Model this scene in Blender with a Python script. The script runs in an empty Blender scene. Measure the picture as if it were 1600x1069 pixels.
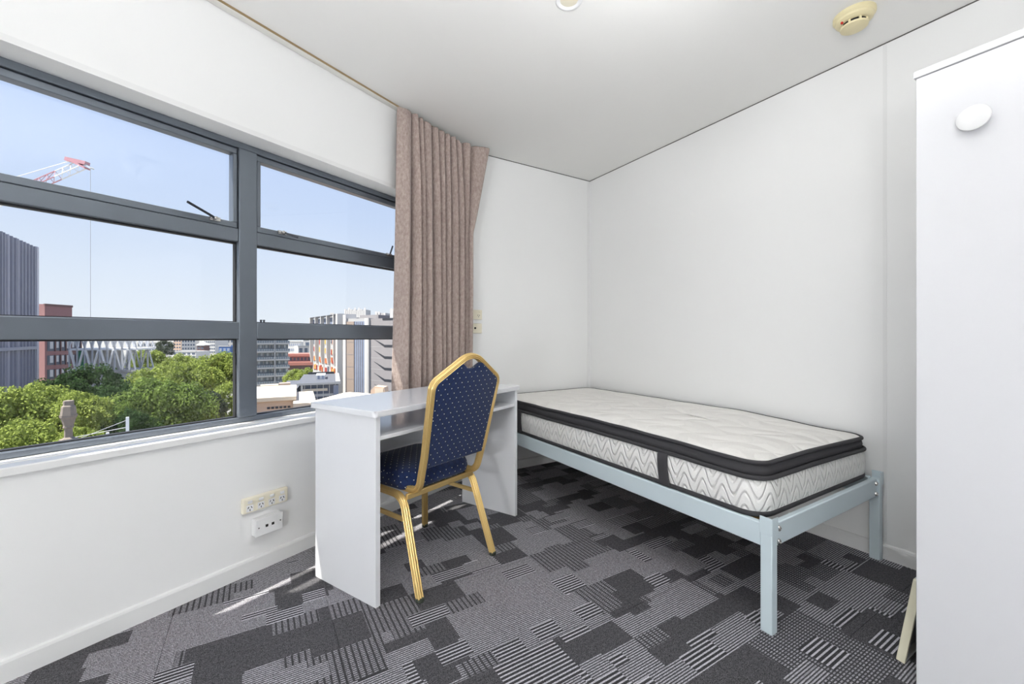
import bpy, bmesh, math, random
from mathutils import Vector, Matrix
# ------------------------------------------------------------------ camera, sky, sun, exposure
SC = bpy.context.scene
COL = SC.collection
R = math.radians
YAW = math.atan2(400, 655)                       # the view turns this far from the bed wall towards the window
cam = bpy.data.objects.new('camera', bpy.data.cameras.new('camera'))
COL.objects.link(cam)
cam.location = (0, 0, 1.03)
cam.rotation_euler = (R(90), 0, -YAW)
cam.data.lens = 14.7375
cam.data.sensor_width = 36
cam.data.shift_y = -0.0047
cam.data.clip_end = 6000
cam.data.clip_start = 0.02
SC.camera = cam
SC.view_settings.view_transform = 'Standard'
SC.view_settings.look = 'None'
SC.view_settings.gamma = 1
SC.view_settings.use_curve_mapping = False
SC.view_settings.exposure = 0.0
world = bpy.data.worlds.new('sky')
SC.world = world
world.use_nodes = True
wn, wl = world.node_tree.nodes, world.node_tree.links
wn.clear()
w_out = wn.new('ShaderNodeOutputWorld'); w_bg = wn.new('ShaderNodeBackground')
w_tc = wn.new('ShaderNodeTexCoord'); w_sep = wn.new('ShaderNodeSeparateXYZ'); w_ramp = wn.new('ShaderNodeValToRGB')
wl.new(w_tc.outputs['Generated'], w_sep.inputs[0]); wl.new(w_sep.outputs['Z'], w_ramp.inputs[0])
wl.new(w_ramp.outputs[0], w_bg.inputs[0]); wl.new(w_bg.outputs[0], w_out.inputs[0])
el = w_ramp.color_ramp.elements
el[0].position = 0.0; el[0].color = (0.87, 0.93, 1.0, 1)
el[1].position = 1.0; el[1].color = (0.26, 0.42, 0.90, 1)
for p_, c_ in ((0.10, (0.78, 0.87, 1.0, 1)), (0.25, (0.63, 0.76, 1.0, 1)), (0.5, (0.50, 0.65, 1.0, 1))):
    e_ = el.new(p_); e_.color = c_
w_bg.inputs[1].default_value = 1.0
sun = bpy.data.objects.new('sun', bpy.data.lights.new('sun', 'SUN'))
COL.objects.link(sun)
sun.data.energy = 13.0
sun.data.angle = R(0.6)
sun.data.color = (1.0, 0.95, 0.86)
sun.rotation_euler = Vector((-0.559, 0.011, 1.0)).to_track_quat('Z', 'Y').to_euler()
sun.location = (-4, 6, 12)

# ------------------------------------------------------------------ helpers
random.seed(7)
GROUND = -21.0
WA = math.atan2(0.42934688, 0.90313967)          # direction of the window wall
P0 = Vector((-0.19648, 2.07321, 0))              # a point at the foot of the window wall
DW = Vector((math.cos(WA), math.sin(WA), 0)); NW = Vector((math.sin(WA), -math.cos(WA), 0))
def WP(s, d, z): return P0 + DW * s + NW * d + Vector((0, 0, z))
CY, SY = math.cos(YAW), math.sin(YAW)
def V2(x, y): return (x * CY + y * SY, -x * SY + y * CY)     # metres right of / ahead of the viewpoint -> world

class MB:
    def __init__(self): self.v = []; self.f = []; self.uv = None
    def box(self, x0, x1, y0, y1, z0, z1):
        n = len(self.v)
        self.v += [(x0,y0,z0),(x1,y0,z0),(x1,y1,z0),(x0,y1,z0),(x0,y0,z1),(x1,y0,z1),(x1,y1,z1),(x0,y1,z1)]
        self.f += [tuple(n+i for i in q) for q in ((0,3,2,1),(4,5,6,7),(0,1,5,4),(1,2,6,5),(2,3,7,6),(3,0,4,7))]
        return self
    def bar(self, a, b, w, h, up=(0,0,1)):
        a, b = Vector(a), Vector(b); t = (b-a).normalized(); u = Vector(up)
        if abs(t.dot(u)) > .98: u = Vector((1,0,0))
        x = t.cross(u).normalized(); y = x.cross(t).normalized()
        n = len(self.v)
        for p in (a, b):
            for sx, sy in ((-1,-1),(1,-1),(1,1),(-1,1)): self.v.append(tuple(p + x*(sx*w/2) + y*(sy*h/2)))
        self.f += [tuple(n+i for i in q) for q in ((0,1,2,3),(7,6,5,4),(0,4,5,1),(1,5,6,2),(2,6,7,3),(3,7,4,0))]
        return self
    def prism(self, poly, z0, z1):
        n = len(self.v); k = len(poly)
        self.v += [(p[0],p[1],z0) for p in poly] + [(p[0],p[1],z1) for p in poly]
        self.f.append(tuple(n+i for i in reversed(range(k)))); self.f.append(tuple(n+k+i for i in range(k)))
        for i in range(k): j = (i+1)%k; self.f.append((n+i,n+j,n+k+j,n+k+i))
        return self
    def extrude(self, poly3, off):
        n = len(self.v); k = len(poly3); o = Vector(off)
        self.v += [tuple(p) for p in poly3] + [tuple(Vector(p)+o) for p in poly3]
        self.f.append(tuple(n+i for i in reversed(range(k)))); self.f.append(tuple(n+k+i for i in range(k)))
        for i in range(k): j = (i+1)%k; self.f.append((n+i,n+j,n+k+j,n+k+i))
        return self
    def rings(self, rings, closed=True, cap=True):
        n = len(self.v); k = len(rings[0])
        for r in rings: self.v += [tuple(p) for p in r]
        for a in range(len(rings)-1):
            for i in range(k if closed else k-1):
                j = (i+1)%k; self.f.append((n+a*k+i, n+a*k+j, n+(a+1)*k+j, n+(a+1)*k+i))
        if cap:
            self.f.append(tuple(n+i for i in reversed(range(k)))); m = n+(len(rings)-1)*k; self.f.append(tuple(m+i for i in range(k)))
        return self
    def lathe(self, prof, n=24, c=(0,0,0), axis='Z'):
        rr = []
        for r, z in prof:
            ring = []
            for i in range(n):
                a = 2*math.pi*i/n; x, y = r*math.cos(a), r*math.sin(a)
                if axis == 'Z': p = (c[0]+x, c[1]+y, c[2]+z)
                elif axis == 'X': p = (c[0]+z, c[1]+x, c[2]+y)
                else: p = (c[0]+y, c[1]+z, c[2]+x)
                ring.append(p)
            rr.append(ring)
        return self.rings(rr)
    def sweep(self, path, prof, ref, cap=True):
        rr = []; m = len(path); path = [Vector(p) for p in path]; ref = Vector(ref).normalized()
        for i, p in enumerate(path):
            t = (path[min(i+1,m-1)] - path[max(i-1,0)]).normalized()
            u = (ref - t*ref.dot(t)).normalized(); w = t.cross(u)
            rr.append([p + u*a + w*b for a, b in prof])
        return self.rings(rr, True, cap)
    def tube(self, path, r, n=10):
        pr = [(r*math.cos(2*math.pi*i/n), r*math.sin(2*math.pi*i/n)) for i in range(n)]
        d = Vector(path[-1]) - Vector(path[0]); ref = (0,0,1) if abs(d.normalized().z) < .8 else (1,0,0)
        return self.sweep(path, pr, ref)
    def build(self, name, mat, parent=None, smooth=None, bevel=0, seg=2, boxuv=False):
        me = bpy.data.meshes.new(name); me.from_pydata(self.v, [], self.f)
        bm = bmesh.new(); bm.from_mesh(me); bmesh.ops.recalc_face_normals(bm, faces=bm.faces); bm.to_mesh(me); bm.free()
        if smooth:
            me.polygons.foreach_set('use_smooth', [True]*len(me.polygons)); me.set_sharp_from_angle(angle=R(smooth))
        if boxuv:
            uv = me.uv_layers.new(name='m')
            for p in me.polygons:
                nx, ny, nz = (abs(c) for c in p.normal)
                for li in p.loop_indices:
                    x, y, z = me.vertices[me.loops[li].vertex_index].co
                    uv.data[li].uv = (x, y) if nz >= nx and nz >= ny else ((y+.013, z+.007) if nx >= ny else (x, z))
        return link(name, me, mat, parent, bevel, seg)
def link(name, me, mat, parent=None, bevel=0, seg=2):
    o = bpy.data.objects.new(name, me); COL.objects.link(o)
    if mat is not None and not me.materials: me.materials.append(mat)
    if parent is not None: o.parent = parent
    if bevel:
        b = o.modifiers.new('bevel', 'BEVEL'); b.width = bevel; b.segments = seg; b.limit_method = 'ANGLE'; b.angle_limit = R(40)
        if len(me.polygons): me.polygons.foreach_set('use_smooth', [True]*len(me.polygons)); me.set_sharp_from_angle(angle=R(35))
    return o
def inst(name, me, parent, loc, rot=(0,0,0), scale=None):
    o = bpy.data.objects.new(name, me); COL.objects.link(o); o.parent = parent; o.location = loc; o.rotation_euler = rot
    if scale: o.scale = scale
    return o
def tag(o, label=None, cat=None, group=None, kind=None):
    if label: o['label'] = label
    if cat: o['category'] = cat
    if group: o['group'] = group
    if kind: o['kind'] = kind
    return o
def thing(name, label, cat, loc=(0,0,0), rz=0, group=None, kind=None):
    o = bpy.data.objects.new(name, None); COL.objects.link(o); o.location = loc; o.rotation_euler = (0,0,rz); o.empty_display_size = .1
    return tag(o, label, cat, group, kind)
def struct(o): o['kind'] = 'structure'; return o
def boxmesh(name, sx, sy, sz, mat):
    m = MB().box(-sx/2, sx/2, -sy/2, sy/2, -sz/2, sz/2)
    me = bpy.data.meshes.new(name); me.from_pydata(m.v, [], m.f); me.materials.append(mat); return me

# ------------------------------------------------------------------ materials
def srgb(r, g, b):
    f = lambda c: (c/255/12.92) if c/255 <= .04045 else ((c/255+.055)/1.055)**2.4
    return (f(r), f(g), f(b), 1)
class NT:
    def __init__(self, name):
        self.m = bpy.data.materials.new(name); self.m.use_nodes = True; self.t = self.m.node_tree; self.n = self.t.nodes; self.l = self.t.links
        self.b = self.n['Principled BSDF']; self.o = self.n['Material Output']
    def put(self, sock, v):
        if isinstance(v, bpy.types.NodeSocket): self.l.new(v, sock)
        elif v is not None:
            sock.default_value = v
    def math(self, op, a, b=None, c=None, clamp=False):
        n = self.n.new('ShaderNodeMath'); n.operation = op; n.use_clamp = clamp
        self.put(n.inputs[0], a)
        if b is not None: self.put(n.inputs[1], b)
        if c is not None: self.put(n.inputs[2], c)
        return n.outputs[0]
    def coord(self, kind='Object'): return self.n.new('ShaderNodeTexCoord').outputs[kind]
    def sep(self, v): n = self.n.new('ShaderNodeSeparateXYZ'); self.l.new(v, n.inputs[0]); return n.outputs
    def comb(self, x, y, z=0.0):
        n = self.n.new('ShaderNodeCombineXYZ')
        for s, v in zip(n.inputs, (x, y, z)): self.put(s, v)
        return n.outputs[0]
    def noise(self, vec, scale, detail=3.0, rough=.55):
        n = self.n.new('ShaderNodeTexNoise'); n.inputs['Scale'].default_value = scale; n.inputs['Detail'].default_value = detail; n.inputs['Roughness'].default_value = rough
        if vec is not None: self.l.new(vec, n.inputs['Vector'])
        return n.outputs['Fac']
    def white(self, vec, dim='2D'):
        n = self.n.new('ShaderNodeTexWhiteNoise'); n.noise_dimensions = dim
        if dim == '1D': self.put(n.inputs['W'], vec)
        else: self.l.new(vec, n.inputs['Vector'])
        return n.outputs['Value']
    def mix(self, f, a, b):
        n = self.n.new('ShaderNodeMix'); n.data_type = 'RGBA'; self.put(n.inputs[0], f); self.put(n.inputs[6], a); self.put(n.inputs[7], b); return n.outputs[2]
    def mixf(self, f, a, b):
        n = self.n.new('ShaderNodeMix'); n.data_type = 'FLOAT'; self.put(n.inputs[0], f); self.put(n.inputs[2], a); self.put(n.inputs[3], b); return n.outputs[0]
    def bump(self, h, strength=.3, dist=.005):
        n = self.n.new('ShaderNodeBump'); n.inputs['Strength'].default_value = strength; n.inputs['Distance'].default_value = dist
        self.l.new(h, n.inputs['Height']); self.l.new(n.outputs[0], self.b.inputs['Normal'])
    def col(self, v): self.put(self.b.inputs['Base Color'], v)
    def set(self, rough=.5, metal=0.0, spec=None, **k):
        self.put(self.b.inputs['Roughness'], rough); self.put(self.b.inputs['Metallic'], metal)
        if spec is not None: self.b.inputs['Specular IOR Level'].default_value = spec
        return self
def plain(name, rgb, rough=.5, metal=0.0, var=.06, scale=8.0, bump=0.0, bscale=200.0, spec=None):
    t = NT(name); t.set(rough, metal, spec); c = srgb(*rgb); co = t.coord()
    f = t.noise(co, scale)
    t.col(t.mix(f, tuple(x*(1-var) for x in c[:3])+(1,), tuple(min(1, x*(1+var)) for x in c[:3])+(1,)))
    if bump: t.bump(t.noise(co, bscale, 2.0), bump, .002)
    return t.m
M = {}
M['wall'] = plain('painted_wall', (243,243,242), .55, var=.012, scale=1.5, bump=.05, bscale=350)
M['ceiling'] = plain('ceiling_paint', (246,245,242), .7, var=.012, scale=1.2)
M['trim'] = plain('gloss_trim', (236,236,235), .35, var=.01)
M['gap'] = plain('seam_shade_grey', (92,90,88), .8)  # dark grey for seams and for the painted shadow strips
M['alu'] = plain('grey_aluminium', (112,119,128), .33, .5, var=.06, scale=14)
M['alud'] = plain('dark_gasket', (30,31,34), .6)
M['chrome'] = plain('chrome', (205,203,200), .18, 1.0)
M['lever'] = plain('dark_lever', (52,56,64), .4, .4)
M['desk'] = plain('white_laminate', (238,239,242), .14, var=.008, scale=3)
M['wardrobe'] = plain('wardrobe_board', (232,232,235), .35, var=.008, scale=3)
M['cream'] = plain('cream_plastic', (240,233,212), .35, var=.01)
M['whiteplastic'] = plain('white_plastic', (240,240,240), .3, var=.01)
M['ivory'] = plain('ivory_plastic', (232,220,178), .4, var=.02)
M['dark'] = plain('dark_slot', (22,20,18), .6)
M['red'] = plain('red_lens', (196,44,32), .3)
M['bedpaint'] = plain('pale_blue_steel', (214,228,234), .38, var=.02, scale=5)
M['mesh'] = plain('charcoal_mesh', (62,61,64), .85, var=.1, scale=60)
M['piping'] = plain('charcoal_piping', (56,55,58), .75, var=.08, scale=30)
M['rubber'] = plain('dark_rubber', (60,66,56), .7)
M['gold'] = plain('gold_anodised', (226,194,128), .30, .6, var=.05, scale=20)
M['wood'] = plain('amber_wood', (186,134,58), .5, var=.12, scale=25)
M['mdfcream'] = plain('cream_edge', (240,234,208), .5, var=.02)
M['greyboard'] = plain('grey_board', (206,209,210), .5, var=.02)
M['track'] = plain('track_white', (230,228,222), .4)
M['tan'] = plain('tan_line', (150,128,92), .5)

def carpet():
    t = NT('carpet_tile'); co = t.coord(); x, y, z = t.sep(co)
    def block(h, w, oy, seed):
        j = t.math('FLOOR', t.math('DIVIDE', t.math('ADD', y, oy), h)); js = t.math('ADD', j, seed)
        off = t.math('MULTIPLY', t.white(js, '1D'), w*2.3)
        wid = t.math('MULTIPLY_ADD', t.white(t.math('ADD', js, 31.7), '1D'), w*.8, w*.6)
        i = t.math('FLOOR', t.math('DIVIDE', t.math('ADD', x, off), wid))
        v = t.comb(t.math('ADD', i, seed*1.3), js)
        return t.white(v), t.white(t.comb(t.math('ADD', js, 5.2), t.math('ADD', i, 17.9)))
    a, a2 = block(.105, .17, 10.02, 3.0)
    b, b2 = block(.165, .24, 10.07, 41.0)
    c, c2 = block(.072, .115, 10.0, 83.0)
    ty = t.mixf(t.math('GREATER_THAN', b2, .52), a, b)
    ty = t.mixf(t.math('GREATER_THAN', c2, .80), ty, c)
    fr = lambda p, v: t.math('FRACT', t.math('DIVIDE', t.math('ADD', v, 20.0), p))
    sm = lambda v, e, w: t.math('DIVIDE', t.math('SUBTRACT', e, v), w, clamp=True)
    bold = sm(fr(.0145, y), .42, .06)
    fine = sm(fr(.0086, y), .56, .10)
    dash = t.math('MULTIPLY', sm(fr(.019, x), .72, .1), fine)
    big = t.noise(co, 300.0, 2.0, .7); mid_ = t.noise(co, 95.0, 2.0, .6)
    sp = t.math('MULTIPLY_ADD', t.math('ADD', t.math('MULTIPLY', big, .75), t.math('MULTIPLY', mid_, .25)), 4.6, -1.85, clamp=True)
    g_plain = t.math('MULTIPLY_ADD', sp, .13, .035)
    g_bold = t.mixf(bold, t.math('MULTIPLY_ADD', sp, .06, .03), t.math('MULTIPLY_ADD', sp, .40, .40))
    g_fine = t.mixf(fine, t.math('MULTIPLY_ADD', sp, .08, .035), t.math('MULTIPLY_ADD', sp, .55, .22))
    g_dash = t.mixf(dash, t.math('MULTIPLY_ADD', sp, .07, .035), t.math('MULTIPLY_ADD', sp, .45, .16))
    lt = lambda e: t.math('LESS_THAN', ty, e)
    v = t.mixf(lt(.84), g_dash, g_fine); v = t.mixf(lt(.39), v, g_bold); v = t.mixf(lt(.235), v, g_plain)
    n = t.n.new('ShaderNodeCombineColor'); t.put(n.inputs[0], t.math('MULTIPLY', v, .97)); t.put(n.inputs[1], t.math('MULTIPLY', v, .95)); t.put(n.inputs[2], t.math('MULTIPLY', v, 1.03))
    t.col(n.outputs[0]); t.set(.95, spec=.1); t.bump(big, .5, .004)
    return t.m
M['carpet'] = carpet()
def glass():
    m = bpy.data.materials.new('window_glass'); m.use_nodes = True; t = m.node_tree; t.nodes.clear()
    o = t.nodes.new('ShaderNodeOutputMaterial'); mx = t.nodes.new('ShaderNodeMixShader'); tr = t.nodes.new('ShaderNodeBsdfTransparent'); gl = t.nodes.new('ShaderNodeBsdfGlossy')
    lw0 = t.nodes.new('ShaderNodeLayerWeight'); lw0.inputs[0].default_value = .5
    pw = t.nodes.new('ShaderNodeMath'); pw.operation = 'POWER'; pw.inputs[1].default_value = 5.0; t.links.new(lw0.outputs['Facing'], pw.inputs[0])
    lw = t.nodes.new('ShaderNodeMath'); lw.operation = 'MULTIPLY_ADD'; lw.inputs[1].default_value = .5; lw.inputs[2].default_value = .025; t.links.new(pw.outputs[0], lw.inputs[0])
    tr.inputs[0].default_value = (.985, .99, .99, 1); gl.inputs['Roughness'].default_value = 0.01
    t.links.new(lw.outputs[0], mx.inputs[0]); t.links.new(tr.outputs[0], mx.inputs[1]); t.links.new(gl.outputs[0], mx.inputs[2]); t.links.new(mx.outputs[0], o.inputs[0])
    return m
M['glass'] = glass()
def dotted():
    t = NT('blue_dotted_fabric'); uv = t.coord('UV'); x, y, z = t.sep(uv)
    def lat(ox, oy, px, py, r):
        u = t.math('MULTIPLY', t.math('SUBTRACT', t.math('FRACT', t.math('DIVIDE', t.math('ADD', x, 5+ox), px)), .5), px)
        v = t.math('MULTIPLY', t.math('SUBTRACT', t.math('FRACT', t.math('DIVIDE', t.math('ADD', y, 5+oy), py)), .5), py)
        d = t.math('SQRT', t.math('ADD', t.math('MULTIPLY', u, u), t.math('MULTIPLY', v, v)))
        return t.math('LESS_THAN', d, r)
    px, py = .036, .041
    dots = t.math('MAXIMUM', lat(0, 0, px, py, .0021), lat(px/2, py/2, px, py, .0021))
    # woven diamond figure between the dots
    p = t.math('ABSOLUTE', t.math('SUBTRACT', t.math('FRACT', t.math('ADD', t.math('DIVIDE', x, px), t.math('ADD', t.math('DIVIDE', y, py), 50.25))), .5))
    q = t.math('ABSOLUTE', t.math('SUBTRACT', t.math('FRACT', t.math('ADD', t.math('SUBTRACT', t.math('DIVIDE', x, px), t.math('DIVIDE', y, py)), 50.25)), .5))
    dia = t.math('LESS_THAN', t.math('MINIMUM', p, q), .07)
    n = t.noise(t.coord(), 300.0, 2.0)
    base = t.mix(n, srgb(14,30,66), srgb(24,46,92))
    base = t.mix(t.math('MULTIPLY', dia, .45), base, srgb(9,20,48))
    t.col(t.mix(dots, base, srgb(226,226,214))); t.set(.8, spec=.25)
    t.b.inputs['Sheen Weight'].default_value = .15
    t.bump(n, .25, .002)
    return t.m
M['fabric'] = dotted()
def matt_side():
    t = NT('mattress_side_knit'); uv = t.coord('UV'); x, y, z = t.sep(uv)
    ph = t.math('MULTIPLY', x, 2*math.pi/.088)
    wv = t.math('MULTIPLY', t.math('SINE', t.math('ADD', ph, t.math('MULTIPLY', t.math('SINE', t.math('MULTIPLY', x, 7.0)), .6))), .034)
    k = t.math('FRACT', t.math('ADD', t.math('DIVIDE', t.math('ADD', y, wv), .05), 20.0))
    rid = t.math('ABSOLUTE', t.math('SUBTRACT', k, .5)); rid = t.math('MULTIPLY', rid, 4.0, clamp=True)
    n = t.noise(t.coord(), 180.0, 2.0)
    t.col(t.mix(n, srgb(240,239,236), srgb(250,249,246))); t.set(.85, spec=.15)
    t.bump(t.math('ADD', t.math('SMOOTH_MIN', rid, .8, .3), t.math('MULTIPLY', n, .12)), .75, .009)
    return t.m
M['mside'] = matt_side()
def matt_top():
    t = NT('mattress_top_knit'); co = t.coord(); x, y, z = t.sep(co)
    wv = t.math('MULTIPLY', t.math('SINE', t.math('MULTIPLY', x, 22.0)), .035)
    a = t.math('ABSOLUTE', t.math('SUBTRACT', t.math('FRACT', t.math('ADD', t.math('DIVIDE', t.math('ADD', y, wv), .17), 20.0)), .5))
    wb = t.math('MULTIPLY', t.math('SINE', t.math('MULTIPLY', y, 18.0)), .035)
    b = t.math('ABSOLUTE', t.math('SUBTRACT', t.math('FRACT', t.math('ADD', t.math('DIVIDE', t.math('ADD', x, wb), .19), 20.0)), .5))
    h = t.math('SMOOTH_MIN', t.math('SUBTRACT', .5, a), t.math('SUBTRACT', .5, b), .1)
    h = t.math('MULTIPLY', h, 3.0, clamp=True)
    n = t.noise(co, 160.0, 2.0)
    t.col(t.mix(n, srgb(236,233,228), srgb(246,244,240))); t.set(.85, spec=.15)
    t.bump(t.math('ADD', h, t.math('MULTIPLY', n, .12)), .9, .014)
    return t.m
M['mtop'] = matt_top()
def curtain_mat():
    t = NT('mauve_beige_curtain'); co = t.coord()
    mp = t.n.new('ShaderNodeMapping'); mp.inputs['Scale'].default_value = (90, 90, 45); t.l.new(co, mp.inputs[0])
    n = t.noise(mp.outputs[0], 1.0, 3.0, .7)
    f = t.math('MULTIPLY_ADD', n, 2.2, -.6, clamp=True)
    t.col(t.mix(f, srgb(146,128,122), srgb(186,171,163))); t.set(.9, spec=.15); t.b.inputs['Sheen Weight'].default_value = .2
    t.bump(n, .3, .003)
    return t.m
M['curtain'] = curtain_mat()
def emit(name, rgb, s):
    t = NT(name); t.b.inputs['Emission Color'].default_value = rgb + (1,); t.b.inputs['Emission Strength'].default_value = s; t.col(rgb + (1,)); return t.m

# ------------------------------------------------------------------ the room shell
XR, YB, H = 2.50, 2.785, 2.40
XL, YF = -2.40, -1.70
def on_wall(s): p = WP(s, 0, 0); return (p.x, p.y)
S_END = (YB - P0.y) / DW.y
S_BEG = (XL - P0.x) / DW.x
ROOM = [(XR, YF), (XR, YB), on_wall(S_END), on_wall(S_BEG), (XL, YF)]
def clip(poly, ax, val, keep_less):
    out = []
    for i in range(len(poly)):
        a, b = poly[i], poly[(i+1) % len(poly)]
        ia = (a[ax] <= val) == keep_less; ib = (b[ax] <= val) == keep_less
        if ia: out.append(a)
        if ia != ib:
            t = (val - a[ax]) / (b[ax] - a[ax]); out.append((a[0]+(b[0]-a[0])*t, a[1]+(b[1]-a[1])*t))
    return out
floor = struct(MB().prism(ROOM, -.12, -.006).build('floor', M['gap']))
tag(floor, 'grey and charcoal patterned carpet tile floor')
TX, TY, TS, G = 1.737, 1.625, .5, .0008
for i in range(-9, 3):
    for j in range(-7, 4):
        p = clip(clip(clip(clip(ROOM, 0, TX+i*TS+G, False), 0, TX+(i+1)*TS-G, True), 1, TY+j*TS+G, False), 1, TY+(j+1)*TS-G, True)
        if len(p) >= 3:
            MB().prism(p, -.006, 0).build('carpet_tile', M['carpet'], floor)
ceiling = struct(MB().prism(ROOM, H, H+.12).build('ceiling', M['ceiling']))
tag(ceiling, 'smooth off-white painted ceiling')
wr = struct(MB().box(XR, XR+.12, YF-.12, YB+.12, -.12, H+.12).build('wall_right', M['wall'])); tag(wr, 'plain white panelled wall beside the bed')
MB().box(XR-.0018, XR, .754, .768, .08, H-.006).build('joint_strip', M['trim'], wr)
for z in (1.043, .939): MB().lathe([(.0028, 0), (.0028, .0015), (.0015, .0022)], 10, (XR-.0022, .974, z), 'X').build('screw_plug', M['trim'], wr)
wb = struct(MB().box(on_wall(S_END)[0]-.12, XR, YB, YB+.12, -.12, H+.12).build('wall_back', M['wall'])); tag(wb, 'white wall at the head of the bed')
MB().box(XR-.028, XR, YB-.0018, YB, .08, H-.006).build('joint_strip', M['trim'], wb)
wf = struct(MB().box(XL-.12, XR, YF-.12, YF, -.12, H+.12).build('wall_front', M['wall'])); tag(wf, 'white wall behind the viewpoint')
wlft = struct(MB().box(XL-.12, XL, YF, on_wall(S_BEG)[1]+.05, -.12, H+.12).build('wall_left', M['wall'])); tag(wlft, 'white side wall left of the viewpoint')
# window wall, built along its own axis: x along the wall, y = outwards
SILL, HEAD, WL_, WR_ = .642, 1.915, -.775, 1.235
ww = struct(MB().box(S_BEG-.1, WL_, 0, .165, -.12, H+.12).box(WR_, S_END+.02, 0, .165, -.12, H+.12).box(WL_, WR_, 0, .165, -.12, SILL-.03).box(WL_, WR_, 0, .165, HEAD, H+.12).build('wall_window', M['wall']))
ww.location = P0; ww.rotation_euler = (0, 0, WA); tag(ww, 'white window wall with a long window opening')
MB().box(WL_-.02, WR_+.02, -.0025, 0, HEAD, HEAD+.022).build('plaster_bead', M['trim'], ww)
def baseboard(name, a, b, label):
    a, b = Vector(a), Vector(b); d = (b-a); L = d.length
    prof = [(0,0),(-.012,0),(-.012,.058),(-.009,.066),(0,.069)]
    m = MB().rings([[(0, y, z) for y, z in prof], [(L, y, z) for y, z in prof]])
    o = struct(m.build(name, M['trim'])); o.location = (a.x, a.y, 0); o.rotation_euler = (0, 0, math.atan2(d.y, d.x)); tag(o, label)
baseboard('baseboard_window', (*on_wall(S_BEG), 0), (*on_wall(S_END), 0), 'low white skirting under the window')
baseboard('baseboard_back', (*on_wall(S_END), 0), (XR, YB, 0), 'white skirting at the head of the bed')
baseboard('baseboard_right', (XR, YB, 0), (XR, YF, 0), 'white skirting along the bed wall')
# dark strips painted in for the shadow gaps where ceiling and walls meet
g1 = struct(MB().box(on_wall(S_END)[0], XR, YB-.0015, YB, H-.005, H).build('shadow_strip_1', M['gap'])); tag(g1, 'dark strip painted as the shadow line between back wall and ceiling')
g2 = struct(MB().box(XR-.0015, XR, YF, YB, H-.005, H).build('shadow_strip_2', M['gap'])); tag(g2, 'dark strip painted as the shadow line between bed wall and ceiling')

# window -----------------------------------------------------------
win = thing('window_1', 'long dark grey aluminium window with two glazed bays', None, P0, WA, kind='structure')
def wbox(name, s0, s1, y0, y1, z0, z1, mat='alu', par=win, bev=.003): return MB().box(s0, s1, y0, y1, z0, z1).build(name, M[mat], par, bevel=bev)
FY0, FY1 = .112, .162
wbox('head_rail', WL_, WR_, FY0, FY1, 1.886, HEAD)
wbox('bottom_rail', WL_, WR_, FY0, FY1, SILL, .665)
MULL = [(WL_, -.70), (.197, .274), (1.17, WR_)]
for a, b in MULL: wbox('mullion' if a not in (WL_, 1.17) else 'jamb', a, b, FY0-.004, FY1, .665, 1.886)
def lever(par, s, z, ang, length, out):
    h = MB().box(-.020, .020, -.010, 0, -.008, .008).lathe([(.007,0),(.007,-.016),(.004,-.018)], 12, (0,-.006,.001), 'Y').lathe([(.005,0),(.005,-.012),(.003,-.014)], 10, (-.014,-.006,.0), 'Y').build('handle', M['chrome'], par, smooth=30)
    h.location = (s, FY0-.001, z)
    e = Vector((math.cos(ang)*length, -out, math.sin(ang)*length))
    MB().sweep([Vector((0,-.014,0)), Vector((0,-.017,0))+e*.15, Vector((0,-.018,0))+e*.5, Vector((0,-.018,0))+e], [(.0045,.003),(-.0045,.003),(-.0045,-.003),(.0045,-.003)], (0,0,1)).build('lever', M['lever'], h, bevel=.001)
BAYS = [(-.70, .197), (.274, 1.17)]
for k, (a, b) in enumerate(BAYS):
    wbox('transom', a, b, FY0, FY1, 1.461, 1.520)
    wbox('rail', a, b, FY0-.004, FY1, 1.022, 1.098)
    # glazing beads under the fixed panes
    for z0, z1 in ((.665, 1.022), (1.098, 1.461)):
        p = MB().box(a, b, .150, .154, z0, z1).build('pane', M['glass'], win)
        g = MB()
        g.box(a, a+.004, .135, .16, z0, z1).box(b-.004, b, .135, .16, z0, z1).box(a+.004, b-.004, .135, .16, z0, z0+.004).box(a+.004, b-.004, .135, .16, z1-.006, z1)
        g.build('gasket', M['alud'], p)
    a1, b1, z0, z1, w = a+.003, b-.003, 1.522, 1.882, .030
    sash = MB().prism([(a1,.117),(b1,.117),(b1,.159),(a1,.159)], z0, z0+w-.003).box(a1, b1, .117, .159, z1-w+.004, z1).box(a1, a1+w-.012, .117, .159, z0+w-.003, z1-w+.004).box(b1-w+.012, b1, .117, .159, z0+w-.003, z1-w+.004).build('sash', M['alu'], win, bevel=.003)
    MB().box(a1+.01, b1-.01, .150, .154, z0+.02, z1-.02).build('pane', M['glass'], sash)
    MB().box(a, b, .150, .16, 1.880, 1.888).box(a, a+.004, .13, .16, z0, z1).box(b-.004, b, .13, .16, z0, z1).build('gasket', M['alud'], sash)
    if k == 0: lever(sash, a+.12, 1.541, R(155), .075, .06); lever(sash, b-.097, 1.541, R(166), .125, .05)
    else: lever(sash, a+.114, 1.541, R(-18), .060, .03); lever(sash, b-.125, 1.541, R(95), .050, .03)
MB().box(WL_, WR_, -.018, FY1, SILL-.028, SILL).box(WL_-.03, WL_, -.018, -.0005, SILL-.028, SILL).box(WR_, WR_+.03, -.018, -.0005, SILL-.028, SILL).build('sill', M['trim'], win, bevel=.004)
MB().box(WL_, WR_, .045, .060, SILL, SILL+.004).build('sill_bead', M['trim'], win)
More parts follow.
